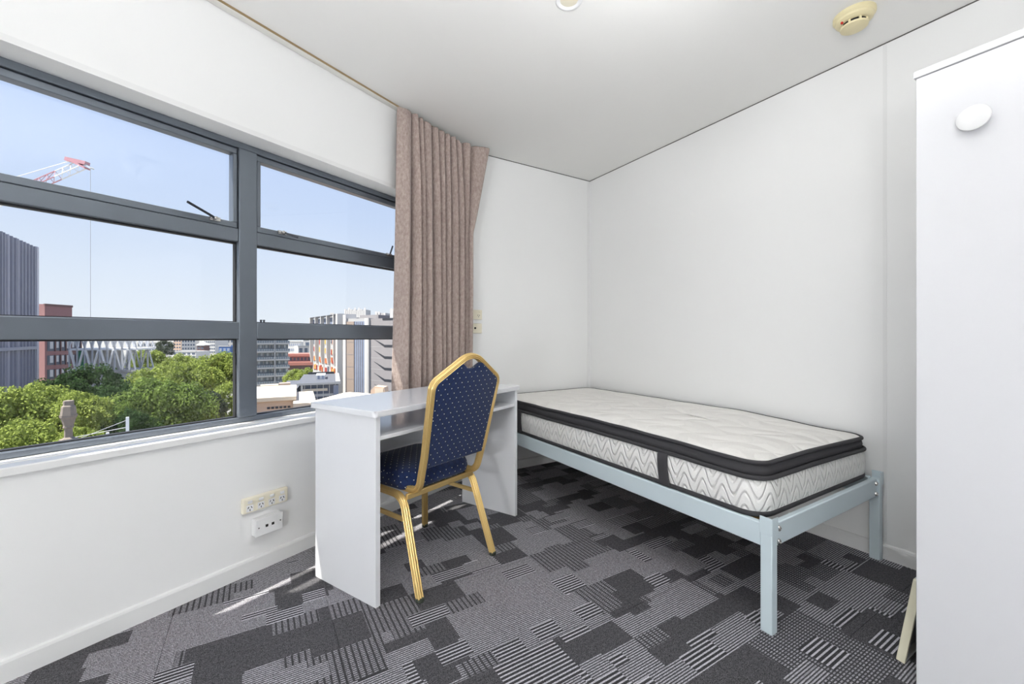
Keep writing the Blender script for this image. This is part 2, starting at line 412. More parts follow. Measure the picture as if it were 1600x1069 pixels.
# curtain track on the ceiling
tr = thing('curtain_track', 'slim white curtain track along the ceiling above the window', 'curtain track', WP(0, 0, H), WA)
MB().box(S_BEG+.15, S_END-.03, -.034, -.002, -.014, 0).build('channel', M['track'], tr, bevel=.002)
MB().box(S_BEG+.15, S_END-.03, -.0375, -.0345, -.009, 0).build('edge_strip', M['tan'], tr)

# curtain ------------------------------------------------------------
def curtain():
    rnd = random.Random(11)
    root = thing('curtain', 'mauve-beige pleated curtain drawn back into the corner beside the window', 'curtain', WP(0, 0, 0), WA)
    widths = [2.3, .35, 1.0, .3, .8, .28, 1.7, .4, 1.0, .35, 1.1, .3, .9, .4, .8, .3, .9, .35, .7, .45, 1.3]
    n = len(widths); tot = sum(widths); brk = [0]
    for w in widths: brk.append(brk[-1] + w/tot)
    amp = [rnd.uniform(.75, 1.25) for _ in widths]; amp[0] = .8
    drift = [rnd.uniform(-1, 1) for _ in range(n+1)]
    per = 10; nz = 44; z0, z1 = .56, 2.372
    us = []
    for i in range(n):
        for k in range(per): us.append((i, k/per))
    us.append((n-1, 1.0))
    grid = []
    for r in range(nz+1):
        q = r/nz; z = z0 + (z1-z0)*q
        top = max(0, (q-.72)/.28)
        row = []
        s_left = .930 + .028*q - (.012*(1-q)); s_right = 1.600 + .01*math.sin(q*3)
        for i, k in us:
            b0 = brk[i] + (drift[i]*.012*(1-q) if 0 < i else 0); b1 = brk[i+1] + (drift[i+1]*.012*(1-q) if i < n-1 else 0)
            t = b0 + (b1-b0)*k
            side = 1 if i % 2 == 0 else -1
            fold = math.sin(math.pi*k)**(1.0 if i == 0 else .45 if side > 0 else .8)
            A = (.036 + .024*(1-q)) * amp[i] * (1.25 if i == 0 else 1 if side > 0 else 1.15) * (1 - .55*top**1.5)
            d = .088 + A*fold*side + .010*math.sin(6.0*t + 2.2*q)
            s = s_left + (s_right - s_left)*t + side*.006*math.sin(2*math.pi*k)*(1-.5*top)
            if i == 0: d -= .03*(1-k)
            # loose end of the heading swings out from the corner
            fl = max(0, (t-.80)/.20)
            if fl > 0:
                sw = max(0, (q-.66)/.34)**.9
                s += fl*.085*sw; d += fl*fl*.105*sw
                if fl > .3: z_drop = .045*fl*sw
                else: z_drop = 0
            else: z_drop = 0
            # one hook has let go: the heading sags next to the loose end
            dip = math.exp(-((t-.80)/.022)**2) * max(0, (q-.93)/.07) * .03
            row.append((s, -max(d, .012), z - z_drop*max(0, q-.9)*10*.1 - dip))
        grid.append(row)
    m = MB(); m.rings(grid, closed=False, cap=False)
    o = m.build('drape', M['curtain'], root, smooth=80)
    so = o.modifiers.new('thick', 'SOLIDIFY'); so.thickness = .003; so.offset = 0
    ss = o.modifiers.new('sub', 'SUBSURF'); ss.levels = 1; ss.render_levels = 1
    # stitched heading tape behind the pleats and the hooks on the track
    for k in range(9):
        s = 1.02 + k*.062
        MB().tube([(s, -.030, 2.352), (s, -.022, 2.372), (s, -.018, 2.386)], .0022, 6).build('hook', M['track'], root)
curtain()

# wall fittings -------------------------------------------------------
def slot_set(par, cx, y, cz, k=1.0):
    for dx, dz, a in ((-.0065, .004, .5), (.0065, .004, -.5), (0, -.007, 0)):
        o = inst('slot', slot_mesh, par, (cx+dx*k, y, cz+dz*k), (0, a, 0))
slot_mesh = boxmesh('slot', .0026, .0012, .0085, M['dark'])
sock = thing('power_outlet', 'cream four-gang power outlet on the wall under the window', 'power outlet', WP(.252, 0, .303), WA)
pl = MB().box(-.0975, .0975, -.020, 0, -.033, .033).build('faceplate', M['cream'], sock, bevel=.006, seg=3)
for i in range(4):
    cx = -.069 + i*.046
    sw = MB().box(cx-.009, cx+.009, -.0255, -.0195, .009, .021).build('rocker_switch', M['whiteplastic'], sock, bevel=.0015)
    so = MB().box(cx-.014, cx+.014, -.0215, -.0195, -.026, .002).build('socket', M['whiteplastic'], sock, bevel=.002)
    slot_set(so, cx, -.0218, -.012)
dsk = thing('data_outlet', 'white surface-mounted data outlet box below the four-gang outlet', 'data outlet', WP(.255, 0, .2), WA)
MB().box(-.058, .058, -.034, 0, -.037, .037).build('back_box', M['whiteplastic'], dsk, bevel=.004)
MB().box(-.0575, .0575, -.0355, -.0342, -.0365, .0365).build('dark_seam', M['gap'], dsk)  # dark grey layer between back box and faceplate
MB().box(-.059, .059, -.041, -.0356, -.038, .038).build('faceplate', M['whiteplastic'], dsk, bevel=.0025)
for cx in (-.012, .014):
    jk = MB().box(cx-.009, cx+.009, -.0422, -.0405, -.010, .010).build('jack', M['whiteplastic'], dsk)
    MB().prism([(cx-.0055,-.0432),(cx+.0055,-.0432),(cx+.0055,-.0422),(cx-.0055,-.0422)], -.005, .006).build('opening', M['dark'], jk)
for cx, cz in ((-.045, 0), (.047, .003)): MB().lathe([(.0032, 0), (.0032, -.0012), (.001, -.0016)], 12, (cx, -.041, cz), 'Y').build('screw', M['chrome'], dsk)
bo = thing('power_outlet', 'cream double power outlet half hidden by the curtain edge', 'power outlet', (1.376, YB, 1.196), 0)
MB().box(-.0575, .0575, -.012, 0, -.036, .036).build('faceplate', M['cream'], bo, bevel=.003)
for cx in (-.028, .028):
    so = MB().box(cx-.015, cx+.015, -.0128, -.0115, -.026, .008).build('socket', M['cream'], bo)
    slot_set(so, cx, -.0133, -.008)
    MB().box(cx+.004, cx+.016, -.0150, -.0118, .015, .027).build('rocker_switch', M['cream'], bo, bevel=.002)
tv = thing('aerial_socket', 'cream aerial socket plate under the double power outlet', 'aerial socket', (1.376, YB, 1.095), 0)
MB().box(-.0575, .0575, -.010, 0, -.036, .036).build('faceplate', M['cream'], tv, bevel=.003)
MB().lathe([(.0075, 0), (.0075, -.004), (.005, -.004), (.005, -.001)], 16, (.0, -.0102, .002), 'Y').build('aerial_jack', M['dark'], tv)

# ceiling fittings and added fill lamps -----------------------------------------------------
sd = thing('smoke_detector', 'cream round smoke detector with a red light on the ceiling', 'smoke detector', (2.168, .762, H), 0)
MB().lathe([(.073, 0), (.073, -.012), (.068, -.018), (.064, -.020)], 40).build('mounting_base', M['ivory'], sd, smooth=30)
MB().lathe([(.066, -.0195), (.064, -.028), (.054, -.036), (.048, -.038)], 40).build('housing', M['ivory'], sd, smooth=30)
MB().lathe([(.043, -.0375), (.043, -.050)], 32).build('sensing_chamber', M['dark'], sd)
for i in range(8):
    a = i*math.pi/4; o = MB().box(.040, .048, -.004, .004, -.051, -.036).build('vent_fin', M['ivory'], sd); o.rotation_euler = (0,0,a)
MB().lathe([(.049, -.0495), (.047, -.056), (.030, -.061), (.010, -.062)], 32).build('cap', M['ivory'], sd, smooth=30)
MB().lathe([(.005, 0), (.005, -.006), (.002, -.008)], 12, (-.047, .026, -.034)).build('indicator_light', M['red'], sd)
def downlight(x, y, label, power):
    r = thing('downlight', label, 'downlight', (x, y, H), 0)
    MB().rings([[(rr*math.cos(2*math.pi*i/32), rr*math.sin(2*math.pi*i/32), z) for i in range(32)] for rr, z in ((.055, 0), (.055, -.003), (.050, -.006), (.043, -.005), (.036, -.001), (.036, 0))], cap=False).build('trim_ring', M['whiteplastic'], r, smooth=40)
    MB().lathe([(.037, -.0005), (.034, -.0012), (.018, -.002), (.006, -.0022)], 24).build('lens', M['cream'], r, smooth=40)
downlight(1.085, 1.332, 'small round white downlight recessed in the ceiling', 0)
def fill_globe(x, y, strength, label):  # added lamp out of view, there to fill the room with light
    r = thing('fill_globe', label, 'fill light', (x, y, 0), 0)
    MB().lathe([(.14, 0), (.14, .015), (.03, .03), (.012, .034)], 32).build('base', M['whiteplastic'], r, smooth=30)
    MB().tube([(0, 0, .03), (0, 0, .53)], .011, 12).build('pole', M['whiteplastic'], r, smooth=40)
    MB().lathe([(.012, .52), (.045, .53), (.05, .55), (.045, .558)], 24).build('lamp_holder', M['whiteplastic'], r, smooth=30)
    MB().lathe([(.16*math.sin(R(a)), .71 - .16*math.cos(R(a))) for a in range(18, 180, 9)] + [(.004, .87)], 32).build('globe', emit('fill_opal', (.97, .985, 1.0), strength), r, smooth=60)
def fill_bowl(x, y, z, s_up, label):  # added uplight, unseen, to brighten the ceiling and walls
    r = thing('fill_pendant', label, 'pendant light', (x, y, H), 0); k = z - H
    MB().lathe([(.05, 0), (.05, -.018), (.012, -.024)], 28).build('ceiling_rose', M['whiteplastic'], r, smooth=30)
    MB().tube([(0, 0, -.02), (0, 0, k+.06)], .004, 8).build('cord', M['whiteplastic'], r)
    prof = [(.17*math.sin(R(a)), k + .085 - .085*math.cos(R(a))) for a in range(4, 91, 8)]
    prof += [(q*.965, z_ + .004) for q, z_ in reversed(prof)]
    MB().rings([[(q*math.cos(2*math.pi*i/36), q*math.sin(2*math.pi*i/36), z_) for i in range(36)] for q, z_ in prof], cap=False).build('bowl', M['whiteplastic'], r, smooth=60)
    MB().lathe([(.128, k+.050), (.13, k+.056), (.12, k+.060), (.02, k+.062)], 36).build('fill_disc', emit('fill_disc', (.97, .985, 1.0), s_up), r, smooth=60)
fill_bowl(.34, .20, 1.48, 190.0, 'added white bowl fill light, unseen, hanging above the viewpoint')
def fill_spot(x, y, aim, watts, label):  # added spot out of view, lifting the bed, back wall and right wall
    r = thing('fill_spot', label, 'fill_spot', (x, y, H), 0)
    MB().lathe([(.045, 0), (.045, -.02), (.01, -.024)], 28).build('base', M['whiteplastic'], r, smooth=30)
    MB().tube([(0, 0, -.02), (0, 0, -.07)], .007, 10).build('stem', M['whiteplastic'], r, smooth=40)
    d = (Vector(aim) - Vector((x, y, H-.09))).normalized(); q = d.to_track_quat('Z', 'Y').to_euler()
    hd = MB().rings([[(k*math.cos(2*math.pi*i/28), k*math.sin(2*math.pi*i/28), z) for i in range(28)] for k, z in ((.012, -.07), (.035, -.065), (.042, .03), (.039, .03), (.034, .0), (.01, -.002))], cap=False).build('lamp_head', M['whiteplastic'], r, smooth=40)
    hd.location = (0, 0, -.09); hd.rotation_euler = q
    li = bpy.data.lights.new('fill_spot_lamp', 'SPOT'); li.energy = watts; li.spot_size = R(140); li.spot_blend = 1.0; li.shadow_soft_size = .10; li.color = (.97, .985, 1.0)
    lo = bpy.data.objects.new('fill_spot_lamp', li); COL.objects.link(lo); lo.parent = r; lo.location = Vector((0, 0, -.09)) + d*.14; lo.rotation_euler = (-d).to_track_quat('Z', 'Y').to_euler()
fill_spot(.95, .55, (2.2, 2.5, 1.0), 24.0, 'added white ceiling fill light, unseen, above the viewpoint and aimed at the bed corner')
fill_globe(-1.9, -1.2, 86.0, 'added low opal globe fill light, unseen, in the corner behind the viewpoint')

# wardrobe -------------------------------------------------------------
WX, WY0, WY1, WT = 1.65, -.76, .433, 1.807
wd = thing('wardrobe', 'tall plain white wardrobe with a round knob', 'wardrobe', (WX, WY1, 0), 0)
dx = XR - .014 - WX
MB().box(.019, dx, -.018, 0, 0, WT-.02).box(.019, dx, WY0-WY1, WY0-WY1+.018, 0, WT-.02).box(dx-.008, dx, WY0-WY1+.018, -.018, 0, WT-.02).box(.03, dx-.008, WY0-WY1+.018, -.018, 0, .08).box(.03, dx-.008, WY0-WY1+.018, -.018, .9, .918).build('carcass', M['wardrobe'], wd)
MB().box(-.004, dx, WY0-WY1-.003, .003, WT-.0195, WT).build('top_panel', M['wardrobe'], wd, bevel=.0015)
for a, b, ky in ((-.598, -.002, -.1205), (WY0-WY1+.002, -.602, -1.08)):
    dr = MB().box(0, .018, a, b, .004, WT-.0215).build('door', M['wardrobe'], wd, bevel=.0015)
    kn = MB().lathe([(.011, 0), (.010, -.010), (.030, -.014), (.0335, -.018), (.0325, -.0215), (.026, -.0235), (.012, -.0215), (.002, -.0210)], 36, (0, ky, 1.615), 'X').build('knob', M['whiteplastic'], dr, smooth=35)
# a shallow tray leaning against the wardrobe's side
tray = thing('shelf_tray', 'cream-edged shallow tray leaning against the side of the wardrobe', 'tray', (1.742, .492, 0), 0)
tr_ang = R(8.6)
def trp(name, m, mat):
    o = m.build(name, M[mat], tray, bevel=.0015); o.rotation_euler = (tr_ang, 0, 0); return o
TH = .282
trp('front_edge', MB().box(0, .012, -.010, .012, .0015, TH-.002), 'mdfcream')
trp('base_board', MB().box(.0125, .46, .006, .012, .0015, TH-.002), 'greyboard')
trp('rim', MB().box(.0125, .46, -.010, .0055, TH-.010, TH-.002), 'greyboard')
trp('rim', MB().box(.0125, .46, -.010, .0055, .0015, .008), 'greyboard')
bl = MB().box(0, .30, -.008, .008, 0, .115).build('timber_offcut', M['wood'], bevel=.002)
bl.location = (1.79, .466, .026); bl.location = (1.80, .462, .0); tag(bl, 'amber timber offcut standing behind the leaning tray', 'timber offcut')

# desk -----------------------------------------------------------------
DSK = thing('desk', 'narrow white laminate desk with an open shelf under its top', 'desk', WP(.335, .26, 0), WA)
DL, DD, DT = 1.000, .395, .75       # local x along the window, local -y into the room
def dbox(name, x0, x1, y0, y1, z0, z1, bev=.0015): return MB().box(x0, x1, -y1, -y0, z0, z1).build(name, M['desk'], DSK, bevel=bev)
dbox('side_panel', 0, .022, 0, DD, 0, DT-.0245)
dbox('side_panel', DL-.022, DL, 0, DD, 0, DT-.0245)
tp = MB().box(-.016, DL+.018, -(DD+.014), .020, DT-.024, DT).build('top', M['desk'], DSK)
bv = tp.modifiers.new('round', 'BEVEL'); bv.width = .018; bv.segments = 4; bv.limit_method = 'WEIGHT'
att = tp.data.attributes.new('bevel_weight_edge', 'FLOAT', 'EDGE')
for e in tp.data.edges:
    va, vb = (tp.data.vertices[i].co for i in e.vertices)
    att.data[e.index].value = 1.0 if abs(va.z - vb.z) > .01 else .22
tp.data.polygons.foreach_set('use_smooth', [True]*len(tp.data.polygons)); tp.data.set_sharp_from_angle(angle=R(35))
dbox('shelf', .0225, DL-.0225, .012, DD-.004, .632, .648)
dbox('modesty_panel', .0225, DL-.0225, .012, .026, .462, .6315)

# bed frame --------------------------------------------------------------
BX0, BX1, BY0, BY1 = 1.514, 2.484, .764, 2.768
bed = thing('bed_frame', 'pale blue steel single bed frame against the white wall', 'bed frame', (BX0, BY0, 0), 0)
bw, bl_ = BX1-BX0, BY1-BY0
for cx, cy, sx, sy in ((0,0,1,1), (bw,0,-1,1), (0,bl_,1,-1), (bw,bl_,-1,-1)):
    lg = MB().box(min(cx,cx+sx*.036), max(cx,cx+sx*.036), min(cy,cy+sy*.040), max(cy,cy+sy*.040), 0, .372).build('leg', M['bedpaint'], bed, bevel=.003)
    # angle cap wrapped round the outer corner of the post
    t = .0022
    cp = MB().box(*sorted((cx-sx*t, cx)), *sorted((cy-sy*t, cy+sy*.041)), .345, .404).box(*sorted((cx, cx+sx*.038)), *sorted((cy-sy*t, cy)), .345, .404)
    cp.build('corner_cap', M['bedpaint'], lg, bevel=.0008)
def brail(name, x0, x1, y0, y1): return MB().box(x0, x1, y0, y1, .294, .376).build(name, M['bedpaint'], bed, bevel=.004)
brail('side_rail', .006, .030, .0405, bl_-.0405)
brail('side_rail', bw-.030, bw-.006, .0405, bl_-.0405)
brail('end_rail', .0365, bw-.0365, .010, .032)
brail('end_rail', .0365, bw-.0365, bl_-.032, bl_-.010)
bolt = MB().lathe([(.0105, 0), (.0105, -.002), (.009, -.006), (.005, -.0085), (.0045, -.0065), (.0005, -.006)], 16, (0,0,0), 'Y').build('bolt', M['chrome'], bed, smooth=35)
bolt.location = (.062, .010, .355)
for x, z in ((.062, .308), (bw-.052, .357), (bw-.052, .310)): inst('bolt', bolt.data, bed, (x, .010, z))
for i in range(12):
    y = .12 + i*(bl_-.24)/11
    MB().box(.031, bw-.031, y-.03, y+.03, .352, .370).build('slat', M['wood'], bed)

# mattress ---------------------------------------------------------------
MX0, MX1, MY0, MY1 = 1.528, 2.484, .806, 2.774
def rrect(ins, r=.085, n=8, m=40):
    x0, x1, y0, y1 = MX0+ins, MX1-ins, MY0+ins, MY1-ins; r = max(.02, r-ins*.6); pts = []
    cs = [(x1-r, y1-r, 0), (x0+r, y1-r, 90), (x0+r, y0+r, 180), (x1-r, y0+r, 270)]
    for q, (cx, cy, a0) in enumerate(cs):
        arc = [(cx+r*math.cos(R(a0+90*i/n)), cy+r*math.sin(R(a0+90*i/n))) for i in range(n+1)]
        pts += arc
        nx = cs[(q+1) % 4]; a1 = nx[2]
        st = (nx[0]+r*math.cos(R(a1)), nx[1]+r*math.sin(R(a1)))
        for i in range(1, m): f = i/m; pts.append((arc[-1][0]+(st[0]-arc[-1][0])*f, arc[-1][1]+(st[1]-arc[-1][1])*f))
    return pts
def sag(x, y, w):           # w: 0 at the base, 1 at the top
    f = max(0, min(1, (1.5-y)/.7)); f = f*f*(3-2*f); g = max(0, (x-1.9)/.6)
    return w*(-.016*f - .016*f*g + .0012*math.sin(y*9.0+x*3) + .001*math.sin(y*23.0))
mt = thing('mattress', 'white quilted pillow-top mattress with charcoal piping on the bed frame', 'mattress', ((MX0+MX1)/2, (MY0+MY1)/2, .376), 0)
def place(o):
    o.matrix_parent_inverse = Matrix.Translation(mt.location).inverted(); return o
def loft(prof):
    return [[(x, y, z + sag(x, y, (z-.376)/.22)) for x, y in rrect(ins)] for ins, z in prof]
m = MB(); m.rings(loft([(.03, .3775), (.010, .379), (.004, .395), (0, .42), (-.002, .455), (0, .49), (.004, .512), (.012, .524), (.03, .527)]))
body = place(m.build('side_panel', M['mside'], mt, smooth=60))
k_ = len(rrect(0)); per = [0]
b0 = rrect(0)
for i in range(1, k_): per.append(per[-1] + math.dist(b0[i], b0[i-1]))
uv = body.data.uv_layers.new(name='m')
for p in body.data.polygons:
    ids = [body.data.loops[l].vertex_index for l in p.loop_indices]
    for l, vi in zip(p.loop_indices, ids):
        uv.data[l].uv = (per[vi % k_], body.data.vertices[vi].co.z)
def ring_tube(name, ins, z, rad, mat, flat=1.0):
    base = [Vector((x, y, z + sag(x, y, (z-.376)/.22))) for x, y in rrect(ins)]
    n = len(base); c = Vector(((MX0+MX1)/2, (MY0+MY1)/2, 0)); rings = []
    for i in range(n):
        t = (base[(i+1) % n] - base[i-1]).normalized(); o = Vector((t.y, -t.x, 0)).normalized()
        rings.append([base[i] + o*(rad*math.cos(a*math.pi/4)*flat) + Vector((0,0,rad*math.sin(a*math.pi/4))) for a in range(8)])
    rings.append(rings[0]); m = MB(); m.rings(rings, cap=False); return place(m.build(name, M[mat], mt, smooth=80))
ring_tube('bottom_piping', .006, .388, .0115, 'piping', .6)
ring_tube('lower_piping', .004, .529, .0095, 'piping')
m = MB(); m.rings(loft([(.018, .530), (.010, .540), (.008, .556), (.011, .572), (.020, .582)]), cap=False)
place(m.build('mesh_border', M['mesh'], mt, smooth=60))
ring_tube('upper_piping', .012, .586, .0085, 'piping')
m = MB(); rnd = random.Random(3)
m.rings(loft([(.014, .586), (.022, .593), (.05, .598), (.10, .600), (.18, .601), (.28, .601), (.38, .600), (.44, .600)]))
place(m.build('top_panel', M['mtop'], mt, smooth=60))
for y in (1.226, 2.40):
    m = MB(); rows = []
    for z, o in ((.526, .004), (.515, .010), (.49, .013), (.455, .0135), (.42, .012), (.395, .010), (.384, .006)):
        dy = -.012*(.526-z)/.14
        rows.append([(MX0-o, y-.026+dy, z + sag(MX0, y, (z-.376)/.22)), (MX0-o-.002, y+dy, z + sag(MX0, y, (z-.376)/.22)), (MX0-o, y+.026+dy, z + sag(MX0, y, (z-.376)/.22)), (MX0-o+.004, y+.026+dy, z+ sag(MX0, y, (z-.376)/.22)), (MX0-o+.004, y-.026+dy, z+ sag(MX0, y, (z-.376)/.22))])
    m.rings(rows); place(m.build('handle_strap', M['mesh'], mt, smooth=50))
m = MB()
for dz in (0, .012): m.box(MX1+.0005, MX1+.001, 0, .001, .5+dz, .501+dz)

# chair ------------------------------------------------------------------
def fillet(pts, radii, n=8):
    pts = [Vector(p) for p in pts]; out = [pts[0]]
    for i in range(1, len(pts)-1):
        p, a, b = pts[i], (pts[i-1]-pts[i]).normalized(), (pts[i+1]-pts[i]).normalized()
        r = radii[i-1]; ang = a.angle(b); d = min(r/math.tan(ang/2), (pts[i-1]-p).length*.48, (pts[i+1]-p).length*.48); r = d*math.tan(ang/2)
        c = p + (a+b).normalized()*(r/math.sin(ang/2)); s, e = p + a*d - c, p + b*d - c
        for k in range(n+1):
            th = s.angle(e); f = k/n
            out.append(c + (s*math.sin((1-f)*th) + e*math.sin(f*th))/math.sin(th) if th > 1e-4 else c + s)
    out.append(pts[-1]); return out
def resample(path, step):
    out = [path[0]]
    for a, b in zip(path, path[1:]):
        k = max(1, int((b-a).length/step))
        for i in range(1, k+1): out.append(a.lerp(b, i/k))
    return out
def flute(w, h, dp=.0042):
    pr = []
    for i in range(96):
        a = 2*math.pi*i/96; ca, sa = math.cos(a), math.sin(a)
        x = math.copysign(abs(ca)**.62, ca)*w/2; y = math.copysign(abs(sa)**.62, sa)*h/2
        g = dp*(math.exp(-((abs(x)-w*.17)/(w*.065))**2) if abs(y)/h >= abs(x)/w else math.exp(-((abs(y)-h*.17)/(h*.065))**2))
        if abs(y)/h >= abs(x)/w: y -= math.copysign(g, y)
        else: x -= math.copysign(g, x)
        pr.append((x, y))
    return pr
def rmf(m, path, prof, n0):
    path = [p for i, p in enumerate(path) if i == 0 or (p-path[i-1]).length > 1e-5]
    u = Vector(n0); rr = []
    for i, p in enumerate(path):
        t = (path[min(i+1, len(path)-1)] - path[max(i-1, 0)]).normalized()
        u = (u - t*u.dot(t)).normalized(); w = t.cross(u)
        rr.append([p + u*a + w*b for a, b in prof])
    return m.rings(rr)
ch = thing('banquet_chair', 'gold-framed banquet chair with blue dotted upholstery pushed up to the desk', 'chair', (.7515, 1.661, 0), R(21.42))
for s in (-1, 1):
    rear = fillet([(s*.221, .002, .010), (s*.203, .125, .377), (s*.203, .30, .377)], [.075])
    front = fillet([(s*.203, .3005, .377), (s*.203, .462, .377), (s*.226, .484, .010)], [.055])
    for pth in (rear, front):
        m = MB(); rmf(m, pth, flute(.031, .026), (1, 0, 0)); lg = m.build('leg', M['gold'], ch, smooth=30)
        f = pth[0] if pth[0].z < .1 else pth[-1]
        MB().lathe([(.0145, 0), (.0165, .004), (.0165, .014), (.013, .016)], 16, (f.x, f.y, 0)).build('foot_cap', M['rubber'], lg, smooth=40)
    MB().bar((s*.2085, .102, .285), (s*.2085, .462, .285), .011, .020).build('stretcher', M['gold'], ch, bevel=.003)
MB().bar((-.198, .112, .374), (.198, .112, .374), .014, .024).build('rear_crossbar', M['gold'], ch, bevel=.003)
MB().bar((-.196, .440, .372), (.196, .440, .372), .014, .024).build('front_crossbar', M['gold'], ch, bevel=.003)
def yb(z): return .022 - .234*(z-.55)
pts = [(-.172, .21, .402), (-.172, .066, .397), (-.180, yb(.55), .55), (-.198, yb(.83), .847), (0, yb(.95), .969), (.198, yb(.83), .847), (.180, yb(.55), .55), (.172, .066, .397), (.172, .21, .402)]
hoop = resample(fillet(pts, [.055, .3, .045, .10, .045, .3, .055], 10), .03)
m = MB(); rmf(m, hoop, flute(.024, .031), (1, 0, 0)); m.build('back_hoop', M['gold'], ch, smooth=30)
# upholstered back
half = [(.170, .498), (.1725, .55), (.1805, .70), (.188, .815), (.1875, .835), (.181, .848), (.168, .857), (.12, .8865), (.066, .920)]
poly = half + [(.056, .922), (.046, .916), (.030, .905), (.012, .899), (-.012, .899), (-.030, .905), (-.046, .916), (-.056, .922)] + [(-x, z) for x, z in reversed(half)]
rings = []
cx_, cz_ = 0, .70
for ins, dy in ((.010, -.0125), (.003, -.0115), (0, -.007), (0, .010), (.006, .020), (.03, .028), (.07, .032)):
    rings.append([(x*(1-ins/.185), yb(z)+dy, z+(cz_-z)*ins/.22) for x, z in poly])
MB().rings(rings).build('backrest', M['fabric'], ch, smooth=50, boxuv=True)
# seat cushion
def seat_ring(ins, z, dome=0):
    out = []; ya, yb_, xa, xb = .108+ins, .505-ins, .196-ins, .213-ins; r = max(.02, .065-ins*.5)
    for cx, cy, a0 in ((xb-r, yb_-r, 0), (-(xb-r), yb_-r, 90), (-(xa-r), ya+r, 180), (xa-r, ya+r, 270)):
        for k in range(9):
            a = R(a0+90*k/8); out.append((cx+r*math.cos(a), cy+r*math.sin(a), z))
    return out
MB().rings([seat_ring(i, z) for i, z in ((.02, .3905), (.006, .391), (.0, .398), (-.003, .415), (0, .436), (.006, .450), (.018, .461), (.04, .470), (.08, .477), (.13, .481), (.17, .482))]).build('seat', M['fabric'], ch, smooth=50, boxuv=True)
MB().box(-.17, .17, .13, .47, .380, .3900).build('seat_pan', M['dark'], ch)

# ------------------------------------------------------------------ the city outside (metres right of / ahead of the viewpoint)
M['asphalt'] = plain('street', (129,129,125), .9, var=.15, scale=.05)
M['tower'] = plain('dark_cladding', (150,152,164), .5, var=.1, scale=.4)
M['towerfin'] = plain('pale_fin', (182,182,192), .5)
M['brick'] = plain('red_brick', (150,112,112), .8, var=.14, scale=1.5)
M['brickd'] = plain('brown_brick', (115,89,86), .8, var=.12, scale=1.5)
M['wglass'] = plain('far_glass', (82,92,108), .12, var=.15, scale=.5)
M['pglass'] = plain('pale_glass', (132,142,150), .15, var=.2, scale=.4)
M['wwhite'] = plain('white_blind', (194,197,199), .5)
M['conc'] = plain('pale_concrete', (168,168,168), .8, var=.06, scale=.3)
M['concw'] = plain('white_render', (199,197,194), .7, var=.03, scale=.3)
M['concg'] = plain('grey_concrete', (135,132,134), .8, var=.06, scale=.3)
M['brown'] = plain('taupe_panel', (151,137,127), .6, var=.04, scale=.5)
M['bglass'] = plain('blue_glass', (128,138,158), .15, var=.2, scale=.6)
M['slit'] = plain('dark_recess', (46,49,56), .6)
M['roofd'] = plain('dark_roof', (89,92,99), .6, var=.08, scale=.5)
M['roofl'] = plain('pale_roof', (206,192,172), .8, var=.04, scale=.4)
M['pinkr'] = plain('pinkish_render', (194,168,147), .8, var=.05, scale=.5)
M['redroof'] = plain('red_roof', (170,111,99), .7, var=.06, scale=.4)
M['steel'] = plain('galvanised_steel', (196,199,204), .5, .3)
M['steelw'] = plain('white_steel', (226,228,230), .5)
M['green'] = plain('green_sheet', (63,137,103), .6)
M['cred'] = plain('crane_red', (178,126,136), .5)
M['orange'] = plain('amber_pane', (177,96,43), .4); M['rpane'] = plain('red_pane', (146,49,41), .4); M['ypane'] = plain('yellow_pane', (190,159,73), .4)
M['stone'] = plain('weathered_stone', (129,120,111), .9, var=.25, scale=6)
M['blueb'] = plain('blue_panel', (60,94,146), .5)
M['hill'] = plain('far_hills', (129,146,163), 1.0, var=.08, scale=.002)  # pale blue-grey, with the distance haze put into the colour
M['bark'] = plain('bark', (82,72,60), .9, var=.2, scale=4)
gr = struct(MB().box(-2500, 2500, -600, 4200, GROUND-2, GROUND).build('ground', M['asphalt'])); tag(gr, 'city street level far below the window')
gr.rotation_euler = (0, 0, -YAW)
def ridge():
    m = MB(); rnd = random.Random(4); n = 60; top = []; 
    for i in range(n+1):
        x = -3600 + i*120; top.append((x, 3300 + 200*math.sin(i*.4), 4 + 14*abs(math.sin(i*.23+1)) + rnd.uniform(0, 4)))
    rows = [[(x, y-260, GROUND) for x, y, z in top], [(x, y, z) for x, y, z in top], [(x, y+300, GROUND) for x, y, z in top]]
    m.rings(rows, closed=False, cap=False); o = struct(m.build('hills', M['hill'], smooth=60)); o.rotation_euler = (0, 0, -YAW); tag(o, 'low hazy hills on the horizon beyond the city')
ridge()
def facade(name, label, a, b, cat='building', zb=GROUND):
    """an Empty at the left foot of a facade; local x runs along the facade to the right, local y into the building"""
    ax, ay = V2(*a); bx, by = V2(*b)
    o = thing(name, label, cat, (ax, ay, zb), math.atan2(by-ay, bx-ax)); return o, math.hypot(bx-ax, by-ay)
def part(root, name, mat, *boxes):
    m = MB()
    for q in boxes: m.box(*q)
    return m.build(name, M[mat], root)
def windows(root, xs, zs, w, h, mat='wglass', depth=.25, y=0.0, frame=None, names='window'):
    me = boxmesh(names, w, depth, h, M[mat]); fm = boxmesh('window_frame', w*.12, depth+.06, h, M[frame]) if frame else None
    for x in xs:
        for z in zs:
            o = inst(names, me, root, (x, y, z))
            if fm: inst('mullion', fm, o, (0, 0, 0))
def lin(a, b, n): return [a + (b-a)*(i+.5)/n for i in range(n)]

